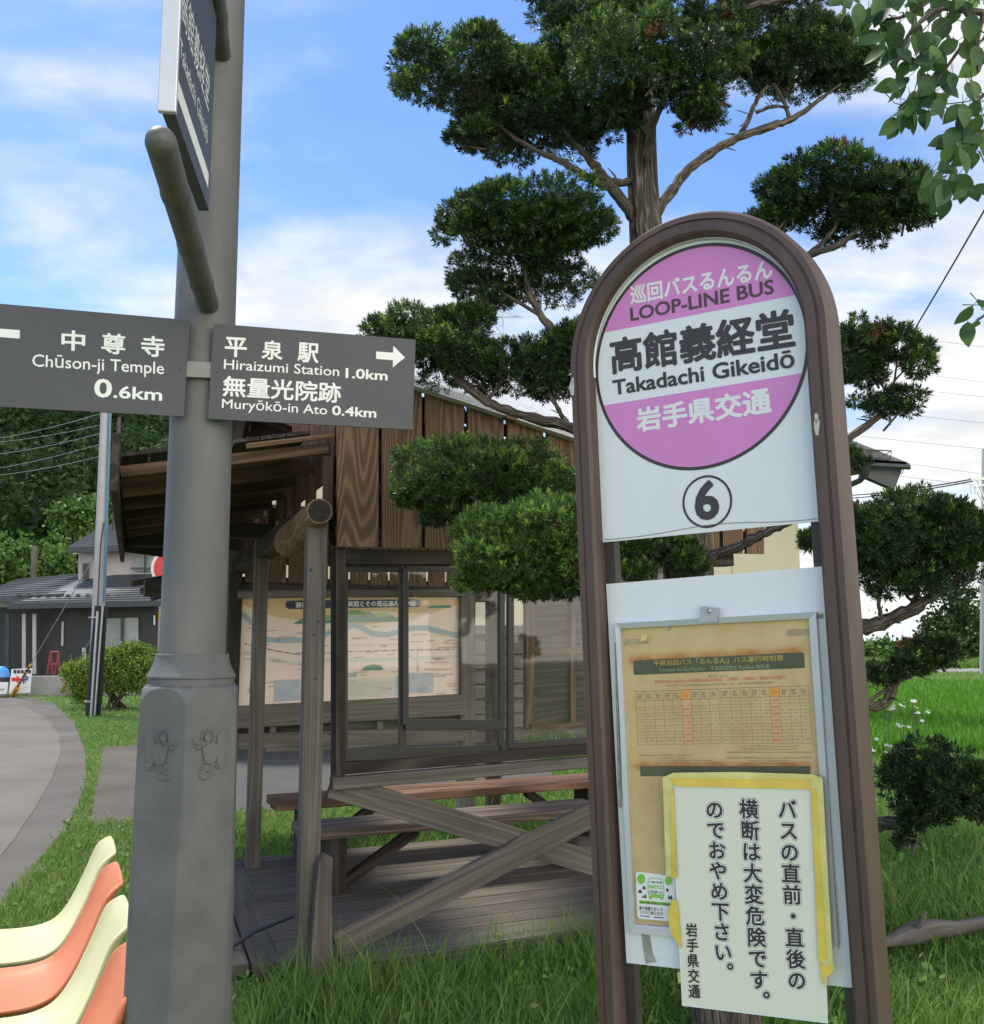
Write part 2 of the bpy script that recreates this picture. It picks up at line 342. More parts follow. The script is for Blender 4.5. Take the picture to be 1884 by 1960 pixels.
MT = dict(
    post_grey=plain('grey painted steel', (0.105, 0.106, 0.107), 0.6, 0.16, 9, 0.18, 160, dirt=(0.19, 0.175, 0.15), dirt_amt=0.5, dscale=5, stretch=(1, 1, 0.3)),
    base_grey=plain('grey cast base paint', (0.110, 0.111, 0.112), 0.7, 0.16, 9, 0.22, 170, dirt=(0.078, 0.076, 0.078), dirt_amt=0.75, dscale=7.0),
    panel_grey=plain('dark grey sign sheet', (0.05, 0.053, 0.06), 0.5, 0.06, 10, 0.05, 200),
    steel=plain('galvanised steel', (0.42, 0.43, 0.44), 0.42, 0.08, 12, 0.05, 80, metal=0.6),
    bracket=plain('dull grey bracket', (0.20, 0.20, 0.185), 0.5, 0.1, 12),
    bar_grey=plain('weathered grey bar', (0.078, 0.078, 0.077), 0.6, 0.2, 14, 0.2, 90, dirt=(0.16, 0.15, 0.13), dirt_amt=0.4, dscale=9),
    letter=plain('white lettering', (0.75, 0.75, 0.74), 0.5, 0.03, 30),
    brown=plain('brown painted steel', (0.084, 0.050, 0.041), 0.5, 0.24, 5, 0.15, 120, dirt=(0.045, 0.03, 0.026), dirt_amt=0.6, dscale=2.2, stretch=(4, 4, 0.5)),
    brown_dark=plain('dark brown channel', (0.045, 0.033, 0.03), 0.55, 0.2, 8),
    white=plain('white enamel sheet', (0.72, 0.735, 0.76), 0.32, 0.025, 4, dirt=(0.60, 0.60, 0.58), dirt_amt=0.3, dscale=3.5),
    pink=plain('pink film', (0.64, 0.22, 0.54), 0.35, 0.04, 5),
    black=plain('dark lettering', (0.038, 0.032, 0.033), 0.45, 0.08, 20),
    brown_letter=plain('dark brown lettering', (0.085, 0.045, 0.05), 0.45, 0.06, 20),
    alu=plain('aluminium', (0.55, 0.57, 0.60), 0.38, 0.05, 15, metal=0.5),
    grime=plain('grime strip', (0.30, 0.29, 0.26), 0.8, 0.3, 40),
    paper_cream=plain('laminated cream paper', (0.74, 0.725, 0.60), 0.3, 0.03, 3),
    paper_white=plain('white paper', (0.78, 0.78, 0.76), 0.4, 0.02, 8),
    tape=plain('yellowed tape', (0.72, 0.52, 0.09), 0.3, 0.16, 12, 0.3, 30),
    tape_pale=plain('pale yellow tape', (0.66, 0.60, 0.22), 0.28, 0.14, 12, 0.4, 25),
    green_bar=plain('faded green print', (0.075, 0.085, 0.045), 0.6, 0.25, 14, dirt=(0.16, 0.15, 0.085), dirt_amt=0.5, dscale=10),
    gold=plain('faded yellow print', (0.48, 0.36, 0.10), 0.6, 0.1, 20),
    palegreen=plain('faded pale green print', (0.30, 0.36, 0.22), 0.6, 0.1, 20),
    red_print=plain('faded red print', (0.62, 0.17, 0.08), 0.6, 0.06, 20),
    grey_print=plain('faded grey print', (0.27, 0.21, 0.12), 0.6, 0.06, 20),
    orange_cell=plain('orange cell print', (0.72, 0.35, 0.06), 0.6, 0.06, 20),
    peach_cell=plain('peach cell print', (0.66, 0.40, 0.20), 0.6, 0.06, 20),
    lime=plain('lime green print', (0.22, 0.50, 0.06), 0.5, 0.05, 20),
    blue_print=plain('navy print', (0.05, 0.06, 0.30), 0.5, 0.05, 20),
    wood_grey=wood('weathered grey wood', (0.065, 0.056, 0.047), (0.18, 0.163, 0.142), 7, (0.4, 9, 9), 0.85, 0.32, 0.6, 0.72),
    wood_dark=wood('dark weathered wood', (0.02, 0.017, 0.014), (0.075, 0.062, 0.05), 6, (0.5, 7, 7), 0.85, 0.25, 0.4, 0.5),
    wood_board=wood('stained cedar boards', (0.075, 0.043, 0.026), (0.215, 0.132, 0.080), 32, (0.36, 4.4, 3), 0.74, 0.22, 0.25, 0.45),
    wood_eave=wood('brown eave timber', (0.04, 0.024, 0.015), (0.135, 0.082, 0.05), 8, (0.5, 6, 6), 0.8, 0.2, 0.3, 0.5),
    wood_red=wood('red brown bench wood', (0.07, 0.038, 0.026), (0.225, 0.13, 0.085), 8, (0.5, 8, 8), 0.75, 0.2, 0.3, 0.4),
    wood_bench=wood('grey brown bench wood', (0.075, 0.058, 0.047), (0.215, 0.17, 0.14), 8, (0.5, 8, 8), 0.8, 0.25, 0.4, 0.5),
    deck=wood('grey brown deck planks', (0.06, 0.049, 0.039), (0.165, 0.142, 0.118), 5, (0.5, 9, 9), 0.85, 0.35, 0.5, 0.75),
    bark_log=wood('rough log', (0.08, 0.05, 0.03), (0.33, 0.235, 0.14), 5, (1.5, 18, 18), 0.9, 0.3, 0.8, 0.75),
    log_end=plain('dark log end', (0.022, 0.018, 0.015), 0.9, 0.6, 40, 0.8, 60),
    sash=plain('dark bronze sash', (0.018, 0.015, 0.013), 0.4, 0.15, 10),
    roof_metal=plain('pale corrugated roofing', (0.62, 0.62, 0.63), 0.45, 0.08, 6),
    pane=glass('window pane', 0.025), pane_dirty=glass('dusty window pane', 0.06),
    bark=wood('yew bark', (0.022, 0.018, 0.015), (0.20, 0.168, 0.138), 9, (3.2, 42, 42), 0.92, 0.35, 1.0, 0.5),
    cream_wall=plain('cream render', (0.46, 0.42, 0.31), 0.8, 0.05, 2, 0.05, 60, dirt=(0.36, 0.33, 0.25), dirt_amt=0.3),
    siding=plain('pale grey siding', (0.48, 0.46, 0.47), 0.6, 0.04, 3),
    dark_metal=plain('dark gutter', (0.03, 0.034, 0.037), 0.45, 0.15, 8),
    tile=plain('blue grey roof tile', (0.05, 0.056, 0.068), 0.5, 0.2, 3, 0.3, 20),
    house_dark=plain('charcoal siding', (0.028, 0.03, 0.034), 0.6, 0.15, 3),
    house_pale=plain('pale mortar wall', (0.42, 0.39, 0.385), 0.8, 0.05, 2),
    curtain=plain('pale window curtain', (0.30, 0.32, 0.33), 0.6, 0.2, 1.5),
    concrete=plain('concrete', (0.32, 0.315, 0.30), 0.85, 0.12, 6, 0.2, 40, dirt=(0.2, 0.2, 0.18), dirt_amt=0.5),
    pole_concrete=plain('concrete pole', (0.36, 0.355, 0.36), 0.8, 0.06, 4, 0.1, 30),
    blacksheet=plain('black pole wrap', (0.008, 0.008, 0.009), 0.6, 0.2, 5),
    yellow=plain('yellow guard', (0.62, 0.34, 0.03), 0.5, 0.1, 6),
    cable=plain('dark cable', (0.03, 0.03, 0.035), 0.6, 0.1, 5), wire=plain('pale wire', (0.30, 0.31, 0.32), 0.5, 0.1, 5),
    teal=plain('blue conduit', (0.05, 0.16, 0.24), 0.5, 0.1, 5),
    red=plain('red sign film', (0.62, 0.025, 0.02), 0.4, 0.05, 6), rust=plain('red oxide steel', (0.25, 0.03, 0.03), 0.6, 0.2, 10),
    blue_pl=plain('blue plastic', (0.07, 0.30, 0.72), 0.4, 0.05, 5),
    shell_y=plain('pale yellow plastic', (0.585, 0.565, 0.32), 0.55, 0.05, 6, dirt=(0.45, 0.42, 0.23), dirt_amt=0.5),
    shell_o=plain('salmon orange plastic', (0.60, 0.19, 0.083), 0.55, 0.06, 6, dirt=(0.46, 0.15, 0.08), dirt_amt=0.5),
    yew=leafy('yew needles', [(0.0, (0.016, 0.034, 0.015)), (0.45, (0.050, 0.100, 0.028)), (0.75, (0.135, 0.25, 0.045)), (1.0, (0.30, 0.43, 0.07))], 0.42, 0.22),
    yew_brown=plain('dead needles', (0.16, 0.06, 0.03), 0.8, 0.3, 20),
    leaf=leafy('broad leaves', [(0.0, (0.03, 0.07, 0.02)), (0.6, (0.06, 0.13, 0.035)), (1.0, (0.13, 0.23, 0.05))], 0.45, 0.42),
    shrub=leafy('clipped shrub leaves', [(0.0, (0.06, 0.11, 0.015)), (0.5, (0.17, 0.27, 0.035)), (1.0, (0.30, 0.40, 0.06))], 0.55, 0.3),
    forest=leafy('forest leaves', [(0.0, (0.013, 0.028, 0.012)), (0.5, (0.028, 0.058, 0.019)), (1.0, (0.06, 0.10, 0.03))], 0.75, 0.2, 0.1),
    lighttree=leafy('young green leaves', [(0.0, (0.03, 0.075, 0.014)), (0.5, (0.08, 0.16, 0.03)), (1.0, (0.16, 0.26, 0.05))], 0.55, 0.3),
    grass=leafy('grass blades', [(0.0, (0.06, 0.135, 0.025)), (0.5, (0.125, 0.255, 0.045)), (0.85, (0.20, 0.34, 0.075)), (1.0, (0.32, 0.30, 0.13))], 0.55, 0.4, 0.3),
    rice=leafy('rice blades', [(0.0, (0.06, 0.18, 0.012)), (0.5, (0.10, 0.27, 0.02)), (1.0, (0.17, 0.36, 0.04))], 0.5, 0.35, 0.3),
    petal=plain('white petals', (0.75, 0.75, 0.72), 0.6, 0.05, 20),
    green_film=plain('pale film', (0.50, 0.53, 0.54), 0.4, 0.05, 3),
)
# ================================================================= SETTING
d1 = V3(math.cos(R(25)), math.sin(R(25)), 0)        # along the shelter's front
d2 = V3(-math.sin(R(20)), math.cos(R(20)), 0)       # along its open side
nf = V3(math.sin(R(25)), -math.cos(R(25)), 0)       # the front's outward normal
UP = V3(0, 0, 1)
A = V3(-0.835, 4.55, 0)                             # front left corner of the shelter

def sheet(name, pts, z, mat, kind='structure'):
    mb = MB(); mb.poly([V3(p[0], p[1], z) for p in pts]); o = mb.build(name, mat); o['kind'] = kind; return o
def ground_mat():
    m, n, l, b = new_mat('soil and moss')
    t = n.new('ShaderNodeTexCoord')
    no = N(n, 'ShaderNodeTexNoise', i_Scale=1.3, i_Detail=8.0, i_Roughness=0.7); l.new(t.outputs['Object'], no.inputs['Vector'])
    n2 = N(n, 'ShaderNodeTexNoise', i_Scale=30.0, i_Detail=4.0); l.new(t.outputs['Object'], n2.inputs['Vector'])
    v = M('ADD', M('MULTIPLY', no.outputs[0], 0.65, n, l), M('MULTIPLY', n2.outputs[0], 0.35, n, l), n, l)
    col = ramp(n, l, v, [(0.3, (0.04, 0.08, 0.018)), (0.52, (0.08, 0.15, 0.03)), (0.68, (0.14, 0.14, 0.06))])
    l.new(col, b.inputs['Base Color']); b.inputs['Roughness'].default_value = 0.95
    return m
def asphalt(name, c, sp=0.25):
    m, n, l, b = new_mat(name)
    t = n.new('ShaderNodeTexCoord')
    no = N(n, 'ShaderNodeTexNoise', i_Scale=0.9, i_Detail=8.0, i_Roughness=0.6); l.new(t.outputs['Object'], no.inputs['Vector'])
    n2 = N(n, 'ShaderNodeTexNoise', i_Scale=90.0, i_Detail=3.0); l.new(t.outputs['Object'], n2.inputs['Vector'])
    v = M('ADD', M('MULTIPLY', no.outputs[0], 0.6, n, l), M('MULTIPLY', n2.outputs[0], 0.4, n, l), n, l)
    c = V3(*c); col = ramp(n, l, v, [(0.3, tuple(c * (1 - sp))), (0.7, tuple(c * (1 + sp)))])
    l.new(col, b.inputs['Base Color']); b.inputs['Roughness'].default_value = 0.9
    bm = N(n, 'ShaderNodeBump', i_Strength=0.3, i_Distance=0.005); l.new(n2.outputs[0], bm.inputs['Height']); l.new(bm.outputs[0], b.inputs['Normal'])
    return m
M_GROUND = ground_mat()
sheet('ground', [(-400, -30), (400, -30), (400, 900), (-400, 900)], 0.0, M_GROUND)
road_px = [(60, 1338), (100, 1345), (142, 1385), (163, 1440), (166, 1490), (150, 1545), (118, 1600), (70, 1660), (0, 1735)]
ROAD = [ground(*p)[:2] for p in road_px]
ROAD_POLY = [(-30, 26.5), (-11, 26.0)] + [tuple(p) for p in ROAD] + [(-2.6, 2.6), (-3.2, 0.5), (-4, -6), (-30, -6)]
sheet('road', ROAD_POLY, 0.004, asphalt('old asphalt', (0.105, 0.092, 0.076), 0.45))
LIGHT_PX = [(40, 1352), (85, 1372), (112, 1405), (116, 1440), (100, 1490), (66, 1550), (25, 1610), (-30, 1680)]
sheet('road_surface', [(-24, 22), (-11, 21)] + [tuple(ground(*p)[:2]) for p in LIGHT_PX] + [(-4, 2.5), (-6, -5), (-24, -5)], 0.008, asphalt('pale resurfaced asphalt', (0.145, 0.126, 0.102), 0.35))
PAD = [tuple(ground(*p)[:2]) for p in ((197, 1432), (300, 1424), (330, 1575), (172, 1582))]
sheet('pavement', PAD, 0.006, asphalt('stained concrete pad', (0.088, 0.075, 0.058), 0.5))
# paved yard behind the shelter
YARD = [tuple(p[:2]) for p in (A + d2 * 4.6 - d1 * .1, A + d2 * 4.6 + d1 * 3.5, A + d2 * 9.8 + d1 * 5, A + d2 * 9.8 - d1 * .6)]
sheet('yard_paving', YARD, 0.005, asphalt('grey concrete yard', (0.072, 0.068, 0.060), 0.25))
# rice paddy and the lane past it
sheet('paddy', [(3.2, 13), (40, 10.5), (60, 28), (6, 32)], 0.006, plain('paddy green', (0.075, 0.20, 0.015), 0.9, 0.3, 2))
sheet('concrete_channel', [(5, 32.2), (60, 28.2), (60, 29.2), (5, 33.2)], 0.03, MT['concrete'])
sheet('lane', [(-2, 43), (90, 40), (90, 47), (-2, 50)], 0.01, asphalt('pale lane', (0.24, 0.225, 0.20), 0.12))

def inside(P, poly):
    x, y = P[:, 0], P[:, 1]; c = np.zeros(len(P), bool); n = len(poly)
    for i in range(n):
        x1, y1 = poly[i]; x2, y2 = poly[(i + 1) % n]
        k = ((y1 > y) != (y2 > y)) & (x < (x2 - x1) * (y - y1) / (y2 - y1 + 1e-12) + x1)
        c ^= k
    return c

# wooded hillside
def terrain_hill():
    nx, ny = 50, 30; xs = np.linspace(-120, 10, nx); ys = np.linspace(46, 140, ny); V = []
    for y in ys:
        for x in xs:
            h = 16.5 * (1 - math.exp(-max(0, y - 46) / 22)) * (1 / (1 + math.exp((x + 14) / 5.0)))
            V.append((x, y, h - 0.3 + 0.8 * math.sin(x * .3) * math.cos(y * .2)))
    F = [(j * nx + i, j * nx + i + 1, (j + 1) * nx + i + 1, (j + 1) * nx + i) for j in range(ny - 1) for i in range(nx - 1)]
    o = fast('hill', V, F, None, plain('forest floor', (0.03, 0.045, 0.02), 0.95, 0.4, 0.5), smooth=True); o['kind'] = 'structure'
terrain_hill()
def leaf_quads(C, Dn, L, W, tint, droop=0.0):
    """rhombic leaf at each centre C pointing along Dn"""
    n = len(C)
    s = rng.normal(size=(n, 3)); s -= Dn * (s * Dn).sum(1, keepdims=True); s /= np.linalg.norm(s, axis=1, keepdims=True) + 1e-9
    L = np.broadcast_to(np.asarray(L), (n,))[:, None]; W = np.broadcast_to(np.asarray(W), (n,))[:, None]
    nrm = np.cross(Dn, s)
    V = np.stack([C, C + Dn * L * .45 + s * W + nrm * W * .3, C + Dn * L, C + Dn * L * .45 - s * W + nrm * W * .3], 1).reshape(-1, 3)
    Q = np.arange(4 * n).reshape(n, 4)
    return V, Q, np.repeat(tint, 4)
def rand_dirs(n, up=0.0):
    d = rng.normal(size=(n, 3)); d[:, 2] += up; return d / (np.linalg.norm(d, axis=1, keepdims=True) + 1e-9)
def crown(blobs, n_per, size, up=0.3, light=0.15, shell=0.55):
    """blobs: (centre, rx, ry, rz). many leaves spread through lumpy volumes"""
    Vs, Qs, Ts, k = [], [], [], 0
    for c, rx, ry, rz in blobs:
        n = int(n_per * (rx * rz) ** 0.5 / 0.6) if n_per < 0 else n_per
        nl = max(5, n // 28)
        cl = rand_dirs(nl, 0.25) * (shell + (1 - shell) * rng.random((nl, 1)) ** 0.5)
        cen = np.asarray(c) + cl * np.array([rx, ry, rz])
        per = n // nl; r = 0.33 * min(rx, ry, rz) + size
        P = np.repeat(cen, per, 0) + rng.normal(size=(nl * per, 3)) * r * 0.5
        tcl = np.clip(rng.normal(.42, .18, nl), 0, 1)
        t = np.clip(np.repeat(tcl, per) + rng.normal(0, .12, nl * per), 0, 1)
        new = rng.random(len(t)) < light; t[new] = np.clip(t[new] + .35, 0, 1)
        V, Q, T = leaf_quads(P, rand_dirs(len(P), up), size * rng.uniform(.7, 1.3, len(P)), size * .32, t)
        Vs.append(V); Qs.append(Q + k); Ts.append(T); k += len(V)
    return np.concatenate(Vs), np.concatenate(Qs), np.concatenate(Ts)
def wood_mass():
    bl = []
    for j in range(7):
        for i in range(20):
            y = 48 + j * 7 + random.uniform(-3, 3); x = -62 + i * 2.9 + random.uniform(-1.2, 1.2)
            if x > -12.5 - j * 1.2: continue
            h = 16.5 * (1 - math.exp(-max(0, y - 46) / 22)) * (1 / (1 + math.exp((x + 14) / 5.0)))
            r = random.uniform(2.2, 3.6)
            bl += [(V3(x, y, h + r * .9), r, r, r * 1.25), (V3(x + random.uniform(-2, 2), y - 1, h + r * 2.3), r * .7, r * .7, r * .8)]
    V, Q, T = crown(bl, 900, 0.4, 0.2, 0.06)
    o = fast('woodland', V, Q, None, MT['forest'], tint=T); tag(o, 'dense dark wood covering the hillside behind the house', 'woodland', kind='stuff')
wood_mass()

# ================================================================= GRASS
def blades(P, h, w, lean, tint, name, mat, label, cat, kind='stuff'):
    n = len(P); th = rng.uniform(0, 2 * np.pi, n); s = np.stack([np.cos(th), np.sin(th), np.zeros(n)], 1)
    la = rng.uniform(0, 2 * np.pi, n); ld = np.stack([np.cos(la), np.sin(la), np.zeros(n)], 1) * (lean * h * rng.uniform(.2, 1.6, n))[:, None]
    z = np.array([0, 0, 1.0]); w = w[:, None]; H = h[:, None]
    b = P
    m1 = P + z * H * .5 + ld * .3; m2 = P + z * H * .82 + ld * .72; tp = P + z * H + ld * 1.3
    V = np.stack([b - s * w, b + s * w, m1 - s * w * .85, m1 + s * w * .85, m2 - s * w * .5, m2 + s * w * .5, tp], 1).reshape(-1, 3)
    k = np.arange(n)[:, None] * 7
    Q = np.concatenate([k + np.array([[0, 1, 3, 2]]), k + np.array([[2, 3, 5, 4]])]); T3 = k + np.array([[4, 5, 6]])
    o = fast(name, V, Q, T3, mat, tint=np.repeat(tint, 7)); tag(o, label, cat, kind=kind); return o
def wedge(n, r0, r1, a0=-36, a1=36):
    r = r0 * (r1 / r0) ** rng.random(n); a = np.radians(rng.uniform(a0, a1, n))
    return np.stack([r * np.sin(a), r * np.cos(a), np.zeros(n)], 1)
DECK = [tuple((A + d1 * a + d2 * b)[:2]) for a, b in ((-0.42, 0.25), (-0.05, 0.02), (2.55, 0.02), (2.55, 2.3), (-0.42, 2.3))]
def meadow():
    P = wedge(480000, 2.0, 34)
    keep = ~inside(P, ROAD_POLY) & ~inside(P, PAD) & ~inside(P, DECK) & ~inside(P, YARD)
    keep &= ~((P[:, 1] > 13.5) & (P[:, 0] > 3.3))                       # the paddy is sown separately
    P = P[keep]; r = np.hypot(P[:, 0], P[:, 1])
    lawn = (P[:, 0] < -0.95 - 0.0 * P[:, 1])                            # mown strip by the road
    patch = 0.5 + 0.5 * np.sin(P[:, 0] * 1.9 + 1.3 * np.sin(P[:, 1] * 1.4)) * np.cos(P[:, 1] * 2.3 + P[:, 0])
    h = np.where(lawn, rng.uniform(.03, .085, len(P)), rng.gamma(5, .0165, len(P)) * (0.65 + .7 * patch))
    tall = (rng.random(len(P)) < .006) & ~lawn; h[tall] *= 2.0
    h *= np.where(r > 9, .8, 1); q = P[:, :2] - A[:2]; dn = q @ nf[:2]; h *= np.where((dn > 0) & (dn < .5) & (q @ d1[:2] > -.5), 1.2, 1)
    tint = np.clip(rng.normal(.58, .20, len(P)) + (patch - .5) * .25 + np.where(lawn, .18, 0), 0, .93)
    dry = rng.random(len(P)) < np.where(lawn, .05, .035); tint[dry] = 1.0
    w = np.clip(.0009 + .0005 * r, .0014, .012)
    blades(P, h, w, .45, tint, 'grass', MT['grass'], 'long green grass growing around the shelter, sign and road edge', 'grass')
meadow()
def weeds():
    P = wedge(5200, 2.4, 14); keep = ~inside(P, ROAD_POLY) & ~inside(P, PAD) & ~inside(P, DECK) & ~inside(P, YARD) & ~((P[:, 1] > 13.5) & (P[:, 0] > 3.3))
    P = P[keep]; Vs, Qs, Ts, k = [], [], [], 0
    for p in P:
        n = rng.integers(5, 10); h = rng.uniform(.02, .15); c = np.repeat(p[None], n, 0) + np.stack([rng.normal(0, .012, n), rng.normal(0, .012, n), rng.uniform(.2, 1, n) * h], 1)
        d = rand_dirs(n, .35); V, Q, T = leaf_quads(c, d, rng.uniform(.02, .06, n), rng.uniform(.006, .016), np.full(n, np.clip(rng.normal(.6, .2), 0, .95))); Vs.append(V); Qs.append(Q + k); Ts.append(T); k += len(V)
    o = fast('weeds', np.concatenate(Vs), np.concatenate(Qs), None, MT['grass'], tint=np.concatenate(Ts)); tag(o, 'small broad leaved weeds scattered through the long grass', 'weeds', kind='stuff')
weeds()
def paddy():
    n = 90000
    P = np.stack([rng.uniform(3.5, 26, n), 13 + 19 * rng.random(n) ** 1.5, np.zeros(n)], 1)
    P[:, 0] = np.maximum(3.5, P[:, 0])
    k = P[:, 1] < 32 - (P[:, 0] - 6) * 0.07; P = P[k]
    h = rng.uniform(.16, .34, len(P)); r = np.hypot(P[:, 0], P[:, 1])
    blades(P, h, .003 + .0005 * r, .3, np.clip(rng.normal(.5, .2, len(P)), 0, 1), 'rice_plants', MT['rice'], 'bright green young rice filling the paddy field', 'rice')
paddy()
def bank():
    n = 30000; P = np.stack([rng.uniform(3, 40, n), rng.uniform(33.6, 41.5, n), np.zeros(n)], 1)
    blades(P, rng.uniform(.08, .22, n), np.full(n, .02), .4, np.clip(rng.normal(.80, .12, n), 0, .95), 'verge_grass', MT['grass'], 'tall sunlit verge grass between the paddy and the lane', 'grass')
    P = np.stack([rng.uniform(3, 60, n), rng.uniform(50, 66, n), np.zeros(n)], 1)
    blades(P, rng.uniform(.2, .6, n), np.full(n, .04), .4, np.clip(rng.normal(.6, .2, n), 0, 1), 'bank_grass', MT['grass'], 'green grass bank beyond the pale lane', 'grass')
bank()
# ================================================================= BUILDINGS
def cream_house():
    P0 = V3(-0.05, 15, 0); W = lambda t, z, o=0.0: P0 + d1 * t + UP * z + nf * o
    root = thing('house', P0, 'cream walled house with grey roof standing behind the wooden shelter', 'house')
    mb = MB(); mb.prism([W(-3.3, 1.72), W(6.15, 1.72), W(6.15, 4.0), W(-3.3, 4.0)], -nf * 6); mb.build('wall', MT['cream_wall'], root)
    mb = MB()
    for t in (4.63, 2.8, 0.9): mb.box(W(t, 2.86, .004), d1 * .006, UP * 1.13, nf * .004)
    mb.build('wall_joint', MT['grime'], root)
    mb = MB()                                                           # weathered board skirting
    mb.box(W(1.4, 1.66, .06), d1 * 4.7, UP * .07, nf * .06)
    for k in range(6): mb.beam(W(-3.3, .30 + .22 * k, .05), W(6.15, .30 + .22 * k, .05), .04, .19, up=UP)
    mb.box(W(1.4, .85, -.05), d1 * 4.72, UP * .85, nf * .03)
    mb.build('board_skirting', MT['wood_grey'], root, 0.004)
    mb = MB()                                                           # siding wing to the left
    for k in range(4): mb.box(W(-3.85, 2.28 + .33 * k, .02), d1 * .53, UP * .155, nf * .03)
    mb.build('siding', MT['siding'], root)
    mb = MB(); mb.box(W(-3.85, 1.05, -.05), d1 * .53, UP * 1.05, nf * .03); mb.build('lower_wall', MT['house_dark'], root)
    Y = 16.6; q = lambda u, v, y=Y: at(u, v, y)
    back = V3(-.42, .9, 0)
    mb = MB()
    mb.prism([q(1500, 868), q(1741, 889), q(1741, 886.5), q(1650, 850), q(1500, 790)], back * 6)
    mb.build('roof', plain('grey slate roof', (0.16, 0.155, 0.155), 0.75, 0.15, 6, 0.3, 30), root)
    mb = MB(); mb.prism([q(1648, 876), q(1732, 887), q(1713, 936), q(1655, 911)], back * .12)
    mb.prism([q(1500, 880), q(1736, 890), q(1736, 884), q(1500, 868)], back * .1); mb.build('soffit_board', MT['dark_metal'], root)
    mb = MB(); mb.tube([q(1560, 884, Y - .15), q(1742, 894, Y - .15)], .045, 10); mb.tube([q(1657, 886, Y - .15), q(1655, 908, Y - .1), q(1646, 920, Y), q(1600, 940, Y + .3)], [.09, .075, .05, .05], 10)
    mb.tube([q(1722, 897, Y - .1), q(1724, 906, Y - .1), q(1728, 906, Y - .1), q(1730, 898, Y - .1)], .008, 6)
    mb.build('gutter', MT['dark_metal'], root)
    mb = MB()
    a, b, c_ = q(1640, 860, Y - .05), q(1707, 863, Y - .05), q(1704, 880, Y - .05)
    mb.tube([a, b, c_], .012, 6); mb.tube([q(1670, 861, Y - .05), q(1668, 876, Y - .05)], .012, 6); mb.tube([q(1648, 873, Y - .05), q(1670, 861, Y - .05)], .008, 6); mb.tube([q(1685, 875, Y - .05), q(1707, 863, Y - .05)], .008, 6); mb.tube([q(1640, 872, Y - .05), c_], .01, 6)
    mb.build('snow_guard', MT['dark_metal'], root)
nf = V3(math.sin(R(25)), -math.cos(R(25)), 0)
cream_house()

